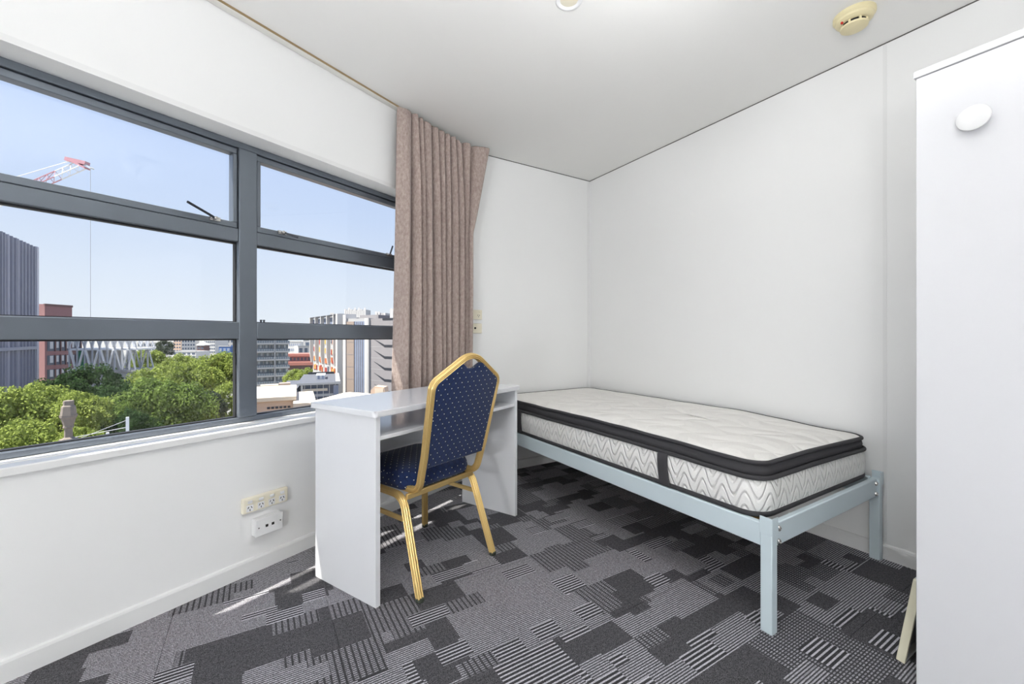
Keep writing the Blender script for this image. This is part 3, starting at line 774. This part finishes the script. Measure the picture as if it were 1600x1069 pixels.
# dark ribbed tower on the left
r, L = facade('office_tower', 'dark ribbed office tower at the left edge of the window', (-92.8, 68.8), (-113.44, 100))
ht = 22.4 - GROUND
part(r, 'wall', 'tower', (0, L, 0, 24, 0, ht))
rnd = random.Random(2); x = .5
while x < L-.3:
    w = rnd.choice((.18, .22, .3)); part(r, 'fin', 'towerfin' if rnd.random() < .45 else 'tower', (x, x+w, -.35, 0, 0, ht)); x += rnd.choice((.9, 1.1, 1.7, 1.9))
part(r, 'corner_pier', 'towerfin', (L-1.1, L+.02, -.4, .2, 0, ht+.1))
part(r, 'band', 'tower', (0, L-1.2, -.5, -.02, ht-24.2, ht-23.5))
part(r, 'roof_plant', 'roofl', (L-17, L-11.5, 3, 8, ht, ht+2.6))
part(r, 'stair_shaft', 'brick', (L+.2, L+3.8, .6, 14, 0, ht-.5))
part(r, 'dark_joint', 'slit', (L-.6, L+.2, .4, 1, 0, ht-.3))  # dark strip between tower and stair shaft
r, L = facade('brick_office', 'red brick office block with white blinds beside the dark tower', (-124.82, 112), (-124.14, 121))
ht = 9.9 - GROUND
part(r, 'wall', 'brick', (0, L*.72, 0, 15, 0, ht))
part(r, 'low_wing', 'brickd', (L*.72, L, 0, 15, 0, ht-9.4))
part(r, 'parapet', 'brickd', (-.1, L*.72+.1, -.15, .2, ht-.5, ht+.1))
for z in (ht-11.3, ht-15.1, ht-18.9):
    part(r, 'window_band', 'wglass', (.5, L-.4, -.08, .02, z-1.3, z+1.3))
    for i, xx in enumerate(lin(.8, L-.6, 6)):
        part(r, 'blind', 'wwhite', (xx-.35, xx+.42, -.12, -.085, z-.7+.2*(i % 3), z+1.2))
        part(r, 'pier', 'brickd', (xx+.75, xx+1.0, -.3, 0, z-1.4, z+1.4))
# tower crane
def crane():
    a = Vector((*V2(*(-167.91, 130)), 38.54)); b = Vector((*V2(*(-133.37, 130)), 53.63))
    base = thing('tower_crane', 'red and white lattice tower crane reaching over the brick blocks', 'crane', (a.x, a.y, GROUND), 0)
    o = Vector(base.location); a = a-o; b = b-o
    t = (b-a).normalized(); up = Vector((0,0,1)); side = t.cross(up).normalized(); nrm = side.cross(t).normalized()
    L = (b-a).length; n = 14; ch_ = lambda p, k: p + (side*1.1 if k == 0 else side*-1.1 if k == 1 else nrm*2.4)
    for i in range(n):
        p, q = a + t*(L*i/n), a + t*(L*(i+1)/n); m = MB()
        for k in range(3): m.bar(ch_(p, k), ch_(q, k), .22, .22)
        m.bar(ch_(p, 0), ch_(q, 2), .13, .13).bar(ch_(q, 2), ch_(q, 1), .13, .13).bar(ch_(p, 1), ch_(q, 0), .13, .13).bar(ch_(q, 0), ch_(q, 2), .13, .13)
        m.build('jib_section', M['cred'] if i in (0,1,2,5,6,7,8,9,10) else M['steelw'], base)
    e = b + t*.4
    MB().bar(e + nrm*4.2 - t*3.6, e + nrm*.4 + t*1.6, 1.6, 1.1).bar(e + nrm*3.0 - t*2.4, e - nrm*1.0 + t*1.0, 1.8, .5).build('jib_head', M['cred'], base)
    MB().bar(e + nrm*.2 + t*1.2, e - nrm*1.6 + t*2.4, 1.2, .35).build('sheave', M['steel'], base)
    MB().bar(e + nrm*3.4 - t*3.0, a + t*2 + nrm*7.5, .16, .16).build('pendant_line', M['steelw'], base)
    h = e + t*1.9 - nrm*1.4
    MB().bar(h, (h.x, h.y, h.z-58), .09, .09).build('hoist_cable', M['steel'], base)
    MB().box(-.45, .45, -.45, .45, 0, 1.2).build('hook_block', M['cred'], base).location = (h.x, h.y, h.z-59)
    m = MB(); H_ = a.z
    for sx in (-1,1):
        for sy in (-1,1): m.bar((sx, sy, 0), (sx, sy, H_+1), .2, .2)
    for i in range(24):
        z = i*H_/24; s_ = 1 if i % 2 else -1
        for sy in (-1,1): m.bar((-s_, sy, z), (s_, sy, z+H_/24), .12, .12)
    m.build('mast', M['steelw'], base)
crane()
# steel frame under construction
r, L = facade('steel_frame', 'braced galvanised steel frame of a building under construction', (-105.65, 100), (-93.20, 104))
zt, zm, zl = 4.46-GROUND, -1.93-GROUND, -6.91-GROUND
part(r, 'deck', 'steelw', (0, L, 0, 9, zm-.22, zm+.22)); part(r, 'deck', 'conc', (0, L, 0, 9, zl-.6, zl-.1)); part(r, 'top_beam', 'steel', (0, L, 0, .4, zt-.4, zt), (0, L, 8.6, 9, zt-.4, zt))
part(r, 'podium', 'conc', (0, L, .3, 9, 0, zl-.6))
for i, x in enumerate(lin(0, L, 9)):
    for y in (0.1, 8.7): MB().bar((x-.7, y, zl-.1), (x-.7, y, zt), .3, .3).build('column', M['steel'], r)
    s = 1 if i % 2 else -1
    w = .55 if i < 6 else .34
    for y in (0.0, 8.6):
        MB().bar((x-.6*s, y, zl-.1), (x+.5*s, y, zm-.2), w, .25).build('brace', M['steelw' if i < 6 else 'steel'], r)
        MB().bar((x-.8, y, zm+.2), (x+.8, y, zt-.3), .26, .2).build('brace', M['steel'], r); MB().bar((x+.8, y, zm+.2), (x-.8, y, zt-.3), .26, .2).build('brace', M['steel'], r)
part(r, 'green_sheet', 'green', (1.3, 2.4, .5, .7, zl, zm-.3)); part(r, 'cladding', 'concw', (.2, L*.62, 4, 4.3, zl, zm-.3))
# stone finial on the neighbouring roof
fx, fy = V2(*(-26.45, 25)); fz = -5.34
fin = thing('stone_finial', 'weathered stone finial with a square capital above the nearby roof', 'finial', (fx, fy, fz), 0)
def sq(prof, c=0): return [[(x*h, y*h, z) for x, y in ((-1,-.55),(-.55,-1),(.55,-1),(1,-.55),(1,.55),(.55,1),(-.55,1),(-1,.55))] for h, z in prof]
MB().rings(sq([(.52, -.6), (.50, 0), (.40, .12), (.36, .26), (.38, .30)])).build('base', M['stone'], fin)
MB().rings(sq([(.32, .30), (.26, .36), (.17, .42), (.16, .95), (.24, 1.0)])).build('shaft', M['stone'], fin)
MB().rings(sq([(.22, 1.0), (.20, 1.12), (.28, 1.5), (.34, 1.62), (.35, 1.75)])).build('capital', M['stone'], fin)
MB().rings(sq([(.32, 1.75), (.27, 2.25), (.21, 2.32), (.21, 2.58), (.16, 2.60)])).build('cap_stone', M['stone'], fin)
r, L = facade('terrace_roof', 'grey roof terrace just below the window with white railing posts', (-29.37, 26), (-16.68, 19))
zr = -3.20-GROUND
part(r, 'wall', 'concg', (-3, L, -8, 1.5, 0, fz-GROUND-3.5))
part(fin, 'pier', 'stone', (-.5, .5, -.5, .5, -8, -.6))
# railing
rl = thing('roof_railing', 'white railing posts and wires along the roof edge below the window', 'railing', (*V2(*(-13.76, 15)), -5.9), 0)
o = Vector(rl.location)
ends = []
for u_, v_ in ((-13.76, 15), -1.83), ((-15.05, 15.6), -2.52), ((-11.17, 13.6), -1.90):
    p = Vector((*V2(*u_), v_)) - o; ends.append(p)
    MB().box(p.x-.04, p.x+.04, p.y-.04, p.y+.04, 0, p.z).build('post', M['steelw'], rl)
q = Vector((*V2(*(-17.70, 17)), -3.02)) - o
MB().bar((ends[0].x, ends[0].y, ends[0].z-.36), q, .018, .018).build('wire', M['steel'], rl)
MB().bar(ends[0] - Vector((0,0,.1)), q - Vector((0,0,.12)), .012, .012).build('wire', M['steel'], rl)
part(rl, 'kerb', 'conc', (ends[1].x-1.5, ends[2].x+.3, ends[2].y-.6, ends[0].y+.8, -.2, 0.0))
part(rl, 'lower_wall', 'concg', (ends[1].x-1.4, ends[2].x+.2, ends[2].y-.5, ends[0].y+.7, GROUND+5.9, -.2))

# far skyline between the trees and the horizon
def block(name, label, u0, u1, Y, v_top, mat, rows, cols, wmat='wglass', dep=18, **k): pass
def tower(name, label, a, b, ztop, dep, mat, nx, nz, wmat='wglass', fw=.6, fh=.5, zlow=None, roof=None):
    r, L = facade(name, label, a, b); ht = ztop - GROUND
    part(r, 'wall', mat, (0, L, 0, dep, 0, ht))
    z0 = (zlow - GROUND) if zlow is not None else 2
    windows(r, lin(0, L, nx), lin(z0, ht-.6, nz), L/nx*fw, (ht-.6-z0)/nz*fh, wmat, .3)
    part(r, 'parapet', 'conc' if mat != 'conc' else 'concw', (-.3, L+.3, -.3, .4, ht-.4, ht+.3))
    if roof: part(r, 'roof_plant', roof, (L*.3, L*.7, 4, dep-4, ht, ht+3.5))
    return r, L, ht
tower('apartment_block', 'white apartment block with rows of dark windows beyond the trees', (-330.87, 420), (-321.18, 425), 6.80, 20, 'concw', 5, 6, zlow=-16, roof='conc')
tower('apartment_block', 'wide white apartment block on the skyline left of the blue building', (-316.43, 430), (-304.61, 430), 5.63, 20, 'concw', 6, 6, zlow=-16)
tower('brick_tower_block', 'reddish slab block on the skyline behind the dark conifer', (-355.36, 440), (-347.30, 440), 5.73, 16, 'pinkr', 3, 7, zlow=-18)
r, L, ht = tower('clock_house', 'small red building with a white pyramid roof on the skyline', (-247.88, 330), (-242.34, 330), -5.52, 6, 'brickd', 2, 2, zlow=-12)
MB().rings([[(-.6,-.6,ht+.3),(L+.6,-.6,ht+.3),(L+.6,6.6,ht+.3),(-.6,6.6,ht+.3)], [(L/2-.1,2.9,ht+3.4),(L/2+.1,2.9,ht+3.4),(L/2+.1,3.1,ht+3.4),(L/2-.1,3.1,ht+3.4)]]).build('roof', M['concw'], r)
tower('blue_building', 'low blue-clad building on the skyline at the mullion', (-265.71, 380), (-255.27, 380), -7.09, 20, 'blueb', 3, 2, 'bglass', zlow=-18)
tower('white_warehouse', 'pale flat warehouse behind the blue-clad building', (-330.08, 470), (-311.42, 470), 0.31, 20, 'conc', 4, 3, zlow=-18)
tower('office_slab', 'hazy low office slab far left on the skyline', (-464.43, 520), (-436.64, 520), -5.32, 20, 'conc', 8, 2, zlow=-17)
tower('office_slab', 'pale low building among trees in front of the white apartments', (-246.41, 300), (-226.26, 300), -9.05, 14, 'concw', 6, 2, zlow=-14)
# banded office block next to the mullion
r, L = facade('banded_office', 'seven-storey pale office block with railed balcony bands', (-104.65, 168), (-93.78, 176))
ht = 2.61 - GROUND
part(r, 'core', 'conc', (0, L, 1.2, 18, 0, ht))
nf = 7; fh = 3.32
for i in range(nf):
    z = ht - .9 - (i+1)*fh
    part(r, 'balcony_slab', 'concw', (-.3, L+.3, -.6, 1.3, z-.35, z+.25))
    part(r, 'balustrade', 'pglass', (-.3, L+.3, -.65, -.5, z+.3, z+1.15))
    for x in lin(0, L, 16): part(r, 'baluster', 'concw', (x-.06, x+.06, -.72, -.66, z+.25, z+1.2))
    windows(r, lin(0, L, 6), [z+2.0], L/6*.8, 1.5, 'pglass', .2, 1.15)
    windows(r, [x+rnd.uniform(-.6,.6) for x in lin(0, L, 6)], [z+2.1], L/6*.32, 1.2, 'wwhite', .2, 1.05, names='blind')
part(r, 'roof_slab', 'conc', (-.5, L+.5, -.8, 18, ht-.9, ht))
part(r, 'centre_pier', 'conc', (L*.6, L*.6+.5, -.75, 1.2, 0, ht))
for x in (L*.30, L*.38): MB().lathe([(.35, 0), (.35, 5.2), (.45, 5.2), (.45, 5.7)], 12, (x, 6, ht)).build('flue', M['slit'], r)
# more of the far city right of the banded block
tower('glass_office', 'white office with dark glass panels behind the red roofs', (-127.48, 250), (-120.69, 255), -4.36, 14, 'concw', 3, 2, 'wglass', .6, .7, zlow=-12.44)
tower('office_slab', 'pale blue-grey tower above the glass office', (-159.27, 320), (-150.47, 320), -0.44, 14, 'conc', 1, 1, 'wglass', .6, .5, zlow=-8.25)
tower('white_terrace', 'cluster of white hillside blocks beside the banded office', (-204.21, 380), (-191.45, 380), -3.03, 16, 'concw', 7, 5, 'bglass', .5, .5, zlow=-26)
r, L = facade('red_brick_hall', 'long low hall with red tiled roof bands', (-110.79, 205), (-96.22, 208))
for zt_, nm in ((-8.05, 'brick'), (-11.18, 'brickd')):
    pass
zt_ = -8.36 - GROUND
part(r, 'wall', 'brick', (0, L, 0, 12, 0, zt_)); part(r, 'roof', 'redroof', (-.6, L+.6, -1.2, 12, zt_, zt_+1.2)); part(r, 'lower_roof', 'redroof', (-.6, L+.6, -5, 0, zt_-4.2, zt_-2.6)); part(r, 'lower_wall', 'brickd', (0, L, -4.4, 0, 0, zt_-4.2)); part(r, 'pale_band', 'conc', (0, L, -4.7, -4.4, zt_-8, zt_-6.4))
windows(r, lin(0, L, 9), [zt_-1.3], 1.0, 1.4, 'wglass', .2, 0)
# low dark-roofed pavilion
r, L = facade('glass_pavilion', 'low glass pavilion with a dark flat roof and a skylight', (-42.2, 84), (-35.9, 86.7))
zt_ = -8.20 - GROUND
part(r, 'roof', 'roofd', (-.8, L+.4, -.5, 22, zt_-.35, zt_)); part(r, 'fascia', 'conc', (-.85, L+.45, -.56, -.5, zt_-.4, zt_+.02))
part(r, 'glass_wall', 'wglass', (0, L, 0, 21, 0, zt_-.4))
for i, z in enumerate((zt_-1.4, zt_-2.5, zt_-3.7)): part(r, 'spandrel', ('roofl','conc','concg')[i], (0.1, L*(.7,.95,.9)[i], -.12, 0, z-.32, z+.2))
for x in lin(0, L, 6): part(r, 'mullion', 'concw', (x-.05, x+.05, -.16, 0, zt_-5.5, zt_-.4))
part(r, 'corner_column', 'concw', (-.1, .25, -.2, .2, 0, zt_-.4)); part(r, 'side_wall', 'bglass', (L*.86, L, -.3, 0, 0, zt_-.6))
sk = part(r, 'skylight', 'wwhite', (L*.35, L*.62, 7, 13, zt_, zt_+.9)); part(sk, 'pane', 'bglass', (L*.4, L*.46, 6.95, 7, zt_+.1, zt_+.8)); part(sk, 'pane', 'bglass', (L*.52, L*.58, 6.95, 7, zt_+.1, zt_+.8))
part(r, 'lower_wing', 'roofd', (-4.2, -.85, 2, 20, 0, zt_-1.2)); part(r, 'wing_glass', 'bglass', (-4.0, -.9, 1.9, 2, 0, zt_-1.5))
part(r, 'upstand', 'slit', (.2, L*.9, 21.5, 21.9, zt_-.4, zt_+.5)); part(r, 'side_gutter', 'conc', (L-.5, L+.35, 0, 22, zt_+.001, zt_+.12))
# tall slab with folded window bays
r, L = facade('folded_slab', 'large grey slab building with coloured window bays and concrete fins', (-64.57, 136), (-44.97, 112))
ht = 6.9 - GROUND
part(r, 'wall', 'conc', (0, L, 0, 14, 0, ht-.5))
nb = 5; bw_ = L/nb; pm = [M['orange'], M['rpane'], M['ypane']]
wm = [boxmesh('window', bw_*.19, .3, 1.5, q) for q in pm] + [boxmesh('window', bw_*.19, .3, 1.5, M['wglass'])]
for i in range(nb):
    x0 = i*bw_
    pts_ = [(x0-.2, 0, ht-14), (x0-.2, 0, ht+.4), (x0-.2, -1.0, ht+.4), (x0-.2, -1.0, ht-11), (x0-.2, -.6, ht-14)]
    MB().extrude(pts_, (.5, 0, 0)).build('fin', M['concw'], r)
    part(r, 'cornice', 'slit', (x0+.3, x0+bw_-.2, -1.0, 0, ht+.1, ht+.4)); part(r, 'bay_glass', 'bglass', (x0+.3, x0+bw_-.2, -.12, 0, ht-2.6, ht-.2))
    for j in range(6):
        z = ht - 4.4 - j*2.75
        for k in range(3):
            w = inst('window', wm[rnd.choice((0, 1, 1, 2, 3))], r, (x0 + bw_*(.34+.21*k), -.05, z + rnd.choice((-.25, 0, .25))))
part(r, 'end_pier', 'concw', (L-.2, L+1.2, -2.0, 3, 0, ht+.3))
r, L = facade('folded_slab_wing', 'taupe and blue glazed end wing of the slab beside the chevron wall', (-44.00, 110), (-36.76, 107))
ht = 5.9 - GROUND
part(r, 'wall', 'conc', (0, L, .2, 16, 0, ht)); part(r, 'taupe_panel', 'brown', (L*.1, L*.42, -.1, .2, 0, ht-.8)); part(r, 'glass_strip', 'bglass', (L*.44, L*.86, 0, .2, 0, ht-.8)); part(r, 'edge_pier', 'concw', (L*.90, L, -.4, .2, 0, ht))
part(r, 'slab_pier', 'concw', (-.2, L*.09, -.3, .2, 0, ht+1)); 
for z in range(8): part(r, 'panel_joint', 'concg', (L*.1, L*.42, -.13, -.1, ht-3-z*3.2, ht-2.9-z*3.2))
for x in (.52, .60, .68, .77): part(r, 'glazing_bar', 'concg', (L*x-.05, L*x+.05, -.08, 0, 0, ht-.9))
part(r, 'roof_room', 'concg', (L*.3, L*1.1, 3, 12, ht, ht+1.0)); 
r, L = facade('chevron_wall_block', 'grey concrete block with dark chevron slits beside the curtain', (-35.41, 104), (-23.45, 96))
ht = 5.6 - GROUND
part(r, 'wall', 'concg', (0, L, 0, 16, 0, ht)); part(r, 'parapet', 'slit', (L*.35, L, -.1, .3, ht-.4, ht)); part(r, 'roof_room', 'conc', (L*.2, L*.6, 4, 12, ht, ht+2.6)); part(r, 'edge_pier', 'conc', (-.3, .4, -.5, .3, 0, ht+.2))
for i in range(9):
    z = ht - 5.4 - i*2.75
    MB().extrude([(L*.13, -.06, z+.35), (L*.40, -.06, z-1.0), (L*.75, -.06, z-1.0), (L*.75, -.06, z-1.55), (L*.40, -.06, z-1.55), (L*.20, -.06, z-.1)], (0, .3, 0)).build('chevron_slit', M['slit'], r)
    part(r, 'panel_joint', 'conc', (0, L, -.02, 0, z+1.2, z+1.27))
def plant(name, label, a, b, z0, z1, n):
    r, L = facade(name, label, a, b, 'roof plant', z0)
    part(r, 'body', 'conc', (0, L, 0, 4, 0, (z1-z0)*.86))
    for x in lin(0, L, n): part(r, 'louvre', 'concw', (x-L/n*.36, x+L/n*.36, -.2, 0, 0, z1-z0-.4*((n+int(x*7)) % 3)))
plant('cooling_plant', 'small pale louvred plant box on the slab roof', (-53.76, 124), (-50.55, 124), 6.4, 8.22, 8)
plant('cooling_plant', 'larger pale louvred plant tower on the slab roof', (-50.40, 126), (-43.86, 126), 5.9, 9.88, 11)
plant('cooling_plant', 'pale plant room on the chevron block roof', (-38.55, 118), (-35.49, 118), 5.6, 8.24, 4)
# pale roofs close below the window
r, L = facade('low_hall', 'cream rendered low hall with a row of small dark windows', (-27.9, 44), (-24, 46))
zt_ = -5.82 - GROUND
part(r, 'wall', 'pinkr', (0, L, 0, 12, 0, zt_)); part(r, 'roof_slab', 'roofl', (-.4, L+.3, -.35, 12, zt_, zt_+.4))
windows(r, lin(L*.42, L*.95, 6), [zt_-.75], .26, .22, 'slit', .12)
part(r, 'light_wall', 'roofl', (L, L+2.2, -2.5, 8, 0, zt_-.1))
r, L = facade('flat_roof_hall', 'wide flat cream roof behind the low hall', (-34.8, 55), (-30.25, 57.4))
zt_ = -7.24 - GROUND
part(r, 'wall', 'pinkr', (0, L, 0, 11, 0, zt_)); part(r, 'roof_slab', 'roofl', (-.4, L+.4, -.3, 11, zt_, zt_+.3)); part(r, 'upper_room', 'roofl', (1.0, L*.66, 9.5, 11, zt_+.3, zt_+.9)); part(r, 'taupe_annex', 'brown', (L*.68, L*.98, 9, 11, zt_+.3, zt_+1.1))
r, L = facade('gable_house', 'cream hipped roof directly beyond the desk', (-18.22, 38), (-13.80, 36))
zt_ = -4.90 - GROUND
part(r, 'wall', 'pinkr', (0, L, 0, 6, 0, zt_))
MB().rings([[(-.3,-.3,zt_),(L+.3,-.3,zt_),(L+.3,6.3,zt_),(-.3,6.3,zt_)], [(L*.24,2.6,zt_+.62),(L*.76,2.6,zt_+.62),(L*.76,3.4,zt_+.62),(L*.24,3.4,zt_+.62)]]).build('roof', M['roofl'], r)
r, L = facade('chimney_stack', 'pale square chimney stack at the curtain foot', (-10.93, 33), (-10.03, 33), 'chimney')
zt_ = -2.85 - GROUND
MB().rings([[(-.35,-.1,0),(L+.1,-.1,0),(L+.1,1.2,0),(-.35,1.2,0)], [(-.2,0,zt_-.3),(L,0,zt_-.3),(L,1.0,zt_-.3),(-.2,1.0,zt_-.3)], [(.1,0,zt_),(L-.05,0,zt_-.08),(L-.05,1.0,zt_-.08),(.1,1.0,zt_)]]).build('stack', M['pinkr'], r)
part(r, 'facing', 'roofl', (.14, L-.1, -.03, 0, zt_-2, zt_-.15))

# trees --------------------------------------------------------------------
def leaf(name, c1, c2):
    m = bpy.data.materials.new(name); m.use_nodes = True; t = m.node_tree; t.nodes.clear()
    o = t.nodes.new('ShaderNodeOutputMaterial'); mx = t.nodes.new('ShaderNodeMixShader'); d = t.nodes.new('ShaderNodeBsdfDiffuse'); tr = t.nodes.new('ShaderNodeBsdfTranslucent')
    g = t.nodes.new('ShaderNodeTexCoord'); n = t.nodes.new('ShaderNodeTexNoise'); n.inputs['Scale'].default_value = .55; n.inputs['Detail'].default_value = 4
    cm = t.nodes.new('ShaderNodeMix'); cm.data_type = 'RGBA'; cm.inputs[6].default_value = srgb(*c1); cm.inputs[7].default_value = srgb(*c2)
    t.links.new(g.outputs['Object'], n.inputs['Vector']); t.links.new(n.outputs['Fac'], cm.inputs[0])
    for s in (d, tr): t.links.new(cm.outputs[2], s.inputs[0])
    mx.inputs[0].default_value = .3
    t.links.new(d.outputs[0], mx.inputs[1]); t.links.new(tr.outputs[0], mx.inputs[2]); t.links.new(mx.outputs[0], o.inputs[0]); return m
LEAF = {'bright': leaf('lime_leaves', (102,124,51), (172,181,103)), 'mid': leaf('green_leaves', (78,103,49), (140,158,86)), 'dark': leaf('deep_green_leaves', (40,62,35), (75,98,58)), 'grey': leaf('grey_green_leaves', (59,69,56), (91,100,82)), 'yellow': leaf('golden_leaves', (161,136,42), (211,188,96))}
def crown_mesh(seed, nleaf, size, tone, nb=64, squash=.8):
    rnd = random.Random(seed); vs = []; fs = []
    blobs = []
    for _ in range(nb):
        a = rnd.uniform(0, 2*math.pi); h = rnd.uniform(-.75, 1); rr = math.sqrt(max(0, 1-h*h))*rnd.uniform(.5, .88)
        blobs.append((Vector((rr*math.cos(a), rr*math.sin(a), h*squash*.78)), rnd.uniform(.12, .27)))
    blobs.append((Vector((0,0,0)), .62))
    for i in range(nleaf):
        c, br = blobs[int(rnd.random()*len(blobs))]
        d = Vector((rnd.gauss(0,1), rnd.gauss(0,1), rnd.gauss(.25,1))).normalized()
        p = c + d*br*rnd.uniform(.6, 1.15)
        nrm = (d + Vector((rnd.gauss(0,.9), rnd.gauss(0,.9), rnd.gauss(.3,.9)))).normalized()
        x = nrm.cross(Vector((rnd.gauss(0,1), rnd.gauss(0,1), rnd.gauss(0,1)))).normalized(); y = nrm.cross(x)
        s = size*rnd.uniform(.6, 1.3); n = len(vs)
        vs += [tuple(p - x*s), tuple(p - y*s*.7), tuple(p + x*s), tuple(p + y*s*.7)]; fs.append((n, n+1, n+2, n+3))
    me = bpy.data.meshes.new('crown'); me.from_pydata(vs, [], fs); me.materials.append(LEAF[tone]); return me
CR = {(t, k): crown_mesh(10*k+len(t), 15000 if t in ('bright','mid','dark') else 5000, .034, t) for t in ('bright','mid','dark') for k in (0, 1)}
CR[('grey', 0)] = crown_mesh(91, 5000, .045, 'grey'); CR[('yellow', 0)] = crown_mesh(92, 2500, .06, 'yellow')
def trunk_mesh():
    m = MB(); m.rings([[(r_*math.cos(i*math.pi/4)+ox, r_*math.sin(i*math.pi/4), z) for i in range(8)] for r_, z, ox in ((.055, 0, 0), (.04, .15, .005), (.033, .45, .01), (.028, .62, 0), (.012, .95, .01))])
    for a, h, e in ((.3, .5, .9), (2.2, .55, .95), (4.1, .48, .85), (5.3, .6, 1.0)): m.tube([(0,0,h), (.14*math.cos(a), .14*math.sin(a), h+.12), (.3*math.cos(a), .3*math.sin(a), e)], .013, 5)
    me = bpy.data.meshes.new('trunk'); me.from_pydata(m.v, [], m.f); me.materials.append(M['bark']); return me
TR_ = trunk_mesh()
def tree(pos, ztop, rad, tone, k, label, name='plane_tree', tall=None, group='trees outside the window'):
    x, y = V2(*pos); ht = ztop - GROUND
    r = thing(name, label, 'tree', (x, y, GROUND), 0, group)
    rz = rad*1.3 if tall is None else tall
    inst('crown', CR[(tone, k)], r, (0, 0, ht - rz*.8), (0, 0, random.uniform(0, 6)), (rad, rad, rz))
    inst('trunk', TR_, r, (0, 0, 0), (0, 0, random.uniform(0, 6)), (rad*1.4, rad*1.4, (ht - rz*.75)/.95))
for a in (
    ((-48.12, 40), -3.79, 3.9, 'bright', 0, 'sunlit lime-green tree at the far left bottom of the window'),
    ((-48.32, 43), -3.63, 3.4, 'bright', 1, 'sunlit tree just left of the stone finial'),
    ((-39.45, 34), -5.61, 3.0, 'bright', 1, 'low sunlit tree in front, below the far left pane'),
    ((-43.47, 42), -4.42, 2.9, 'bright', 0, 'sunlit tree directly behind the stone finial'),
    ((-34.26, 33), -6.07, 2.0, 'bright', 0, 'small bright tree top at the foot of the stone finial'),
    ((-66.50, 66), -3.40, 5.6, 'dark', 0, 'dark green tree in front of the steel frame'),
    ((-67.02, 62), -4.74, 4.2, 'dark', 1, 'dark green tree below the red brick office'),
    ((-52.84, 56), -5.21, 4.4, 'dark', 1, 'deep green tree between the finial and the railing post'),
    ((-46.00, 54), -4.33, 4.4, 'mid', 0, 'large mid-green tree in the middle of the lower left pane'),
    ((-44.03, 56), -4.87, 4.2, 'mid', 1, 'mid-green tree right of centre in the lower left pane'),
    ((-64.62, 74), -4.62, 4.4, 'bright', 0, 'bright tree right of the steel frame'),
    ((-68.23, 84), -3.97, 5.0, 'bright', 1, 'bright tall tree behind the large mid-green tree'),
    ((-65.56, 88), -4.08, 5.2, 'bright', 0, 'bright round tree left of the mullion'),
    ((-81.73, 112), -4.10, 5.6, 'bright', 1, 'broad bright tree below the white skyline blocks'),
    ((-79.34, 116), -3.04, 6.4, 'bright', 0, 'tall bright tree touching the mullion'),
    ((-118.17, 150), -4.92, 7.0, 'bright', 1, 'distant yellowish tree below the reddish slab block'),
    ((-128.24, 150), -3.78, 7.0, 'bright', 0, 'distant tree right behind the steel frame'),
    ((-146.11, 165), -4.01, 6.0, 'bright', 1, 'furthest tree at the right end of the steel frame'),
    ((-44.13, 66), -6.02, 3.2, 'bright', 1, 'lime-green tree beside the mullion above the paving'),
    ((-43.42, 60), -6.66, 2.3, 'grey', 0, 'small grey-green tree left of the lime-green tree'),
    ((-39.90, 44), -6.56, 2.6, 'dark', 0, 'low dark tree behind the railing post'),
    ((-77.40, 150), -10.42, 4.6, 'bright', 0, 'bright tree beside the banded office'),
    ((-70.88, 146), -9.67, 4.4, 'bright', 1, 'bright tree in front of the red tiled hall'),
    ((-34.08, 60), -6.39, 1.5, 'yellow', 0, 'golden-leaved small tree above the cream roofs'),
): tree(*a)
tree((-198.60, 240), -0.44, 5.0, 'grey', 0, 'dark tiered conifer on the skyline', 'conifer_tree', 6.5)
pv = struct(MB().box(-6, 8, -9, 12, GROUND, GROUND+.05).build('pavement', M['pinkr'])); x_, y_ = V2(*(-65.99, 95)); pv.location = (x_, y_, 0); pv.rotation_euler = (0,0,-YAW); tag(pv, 'pale paving between the trees')
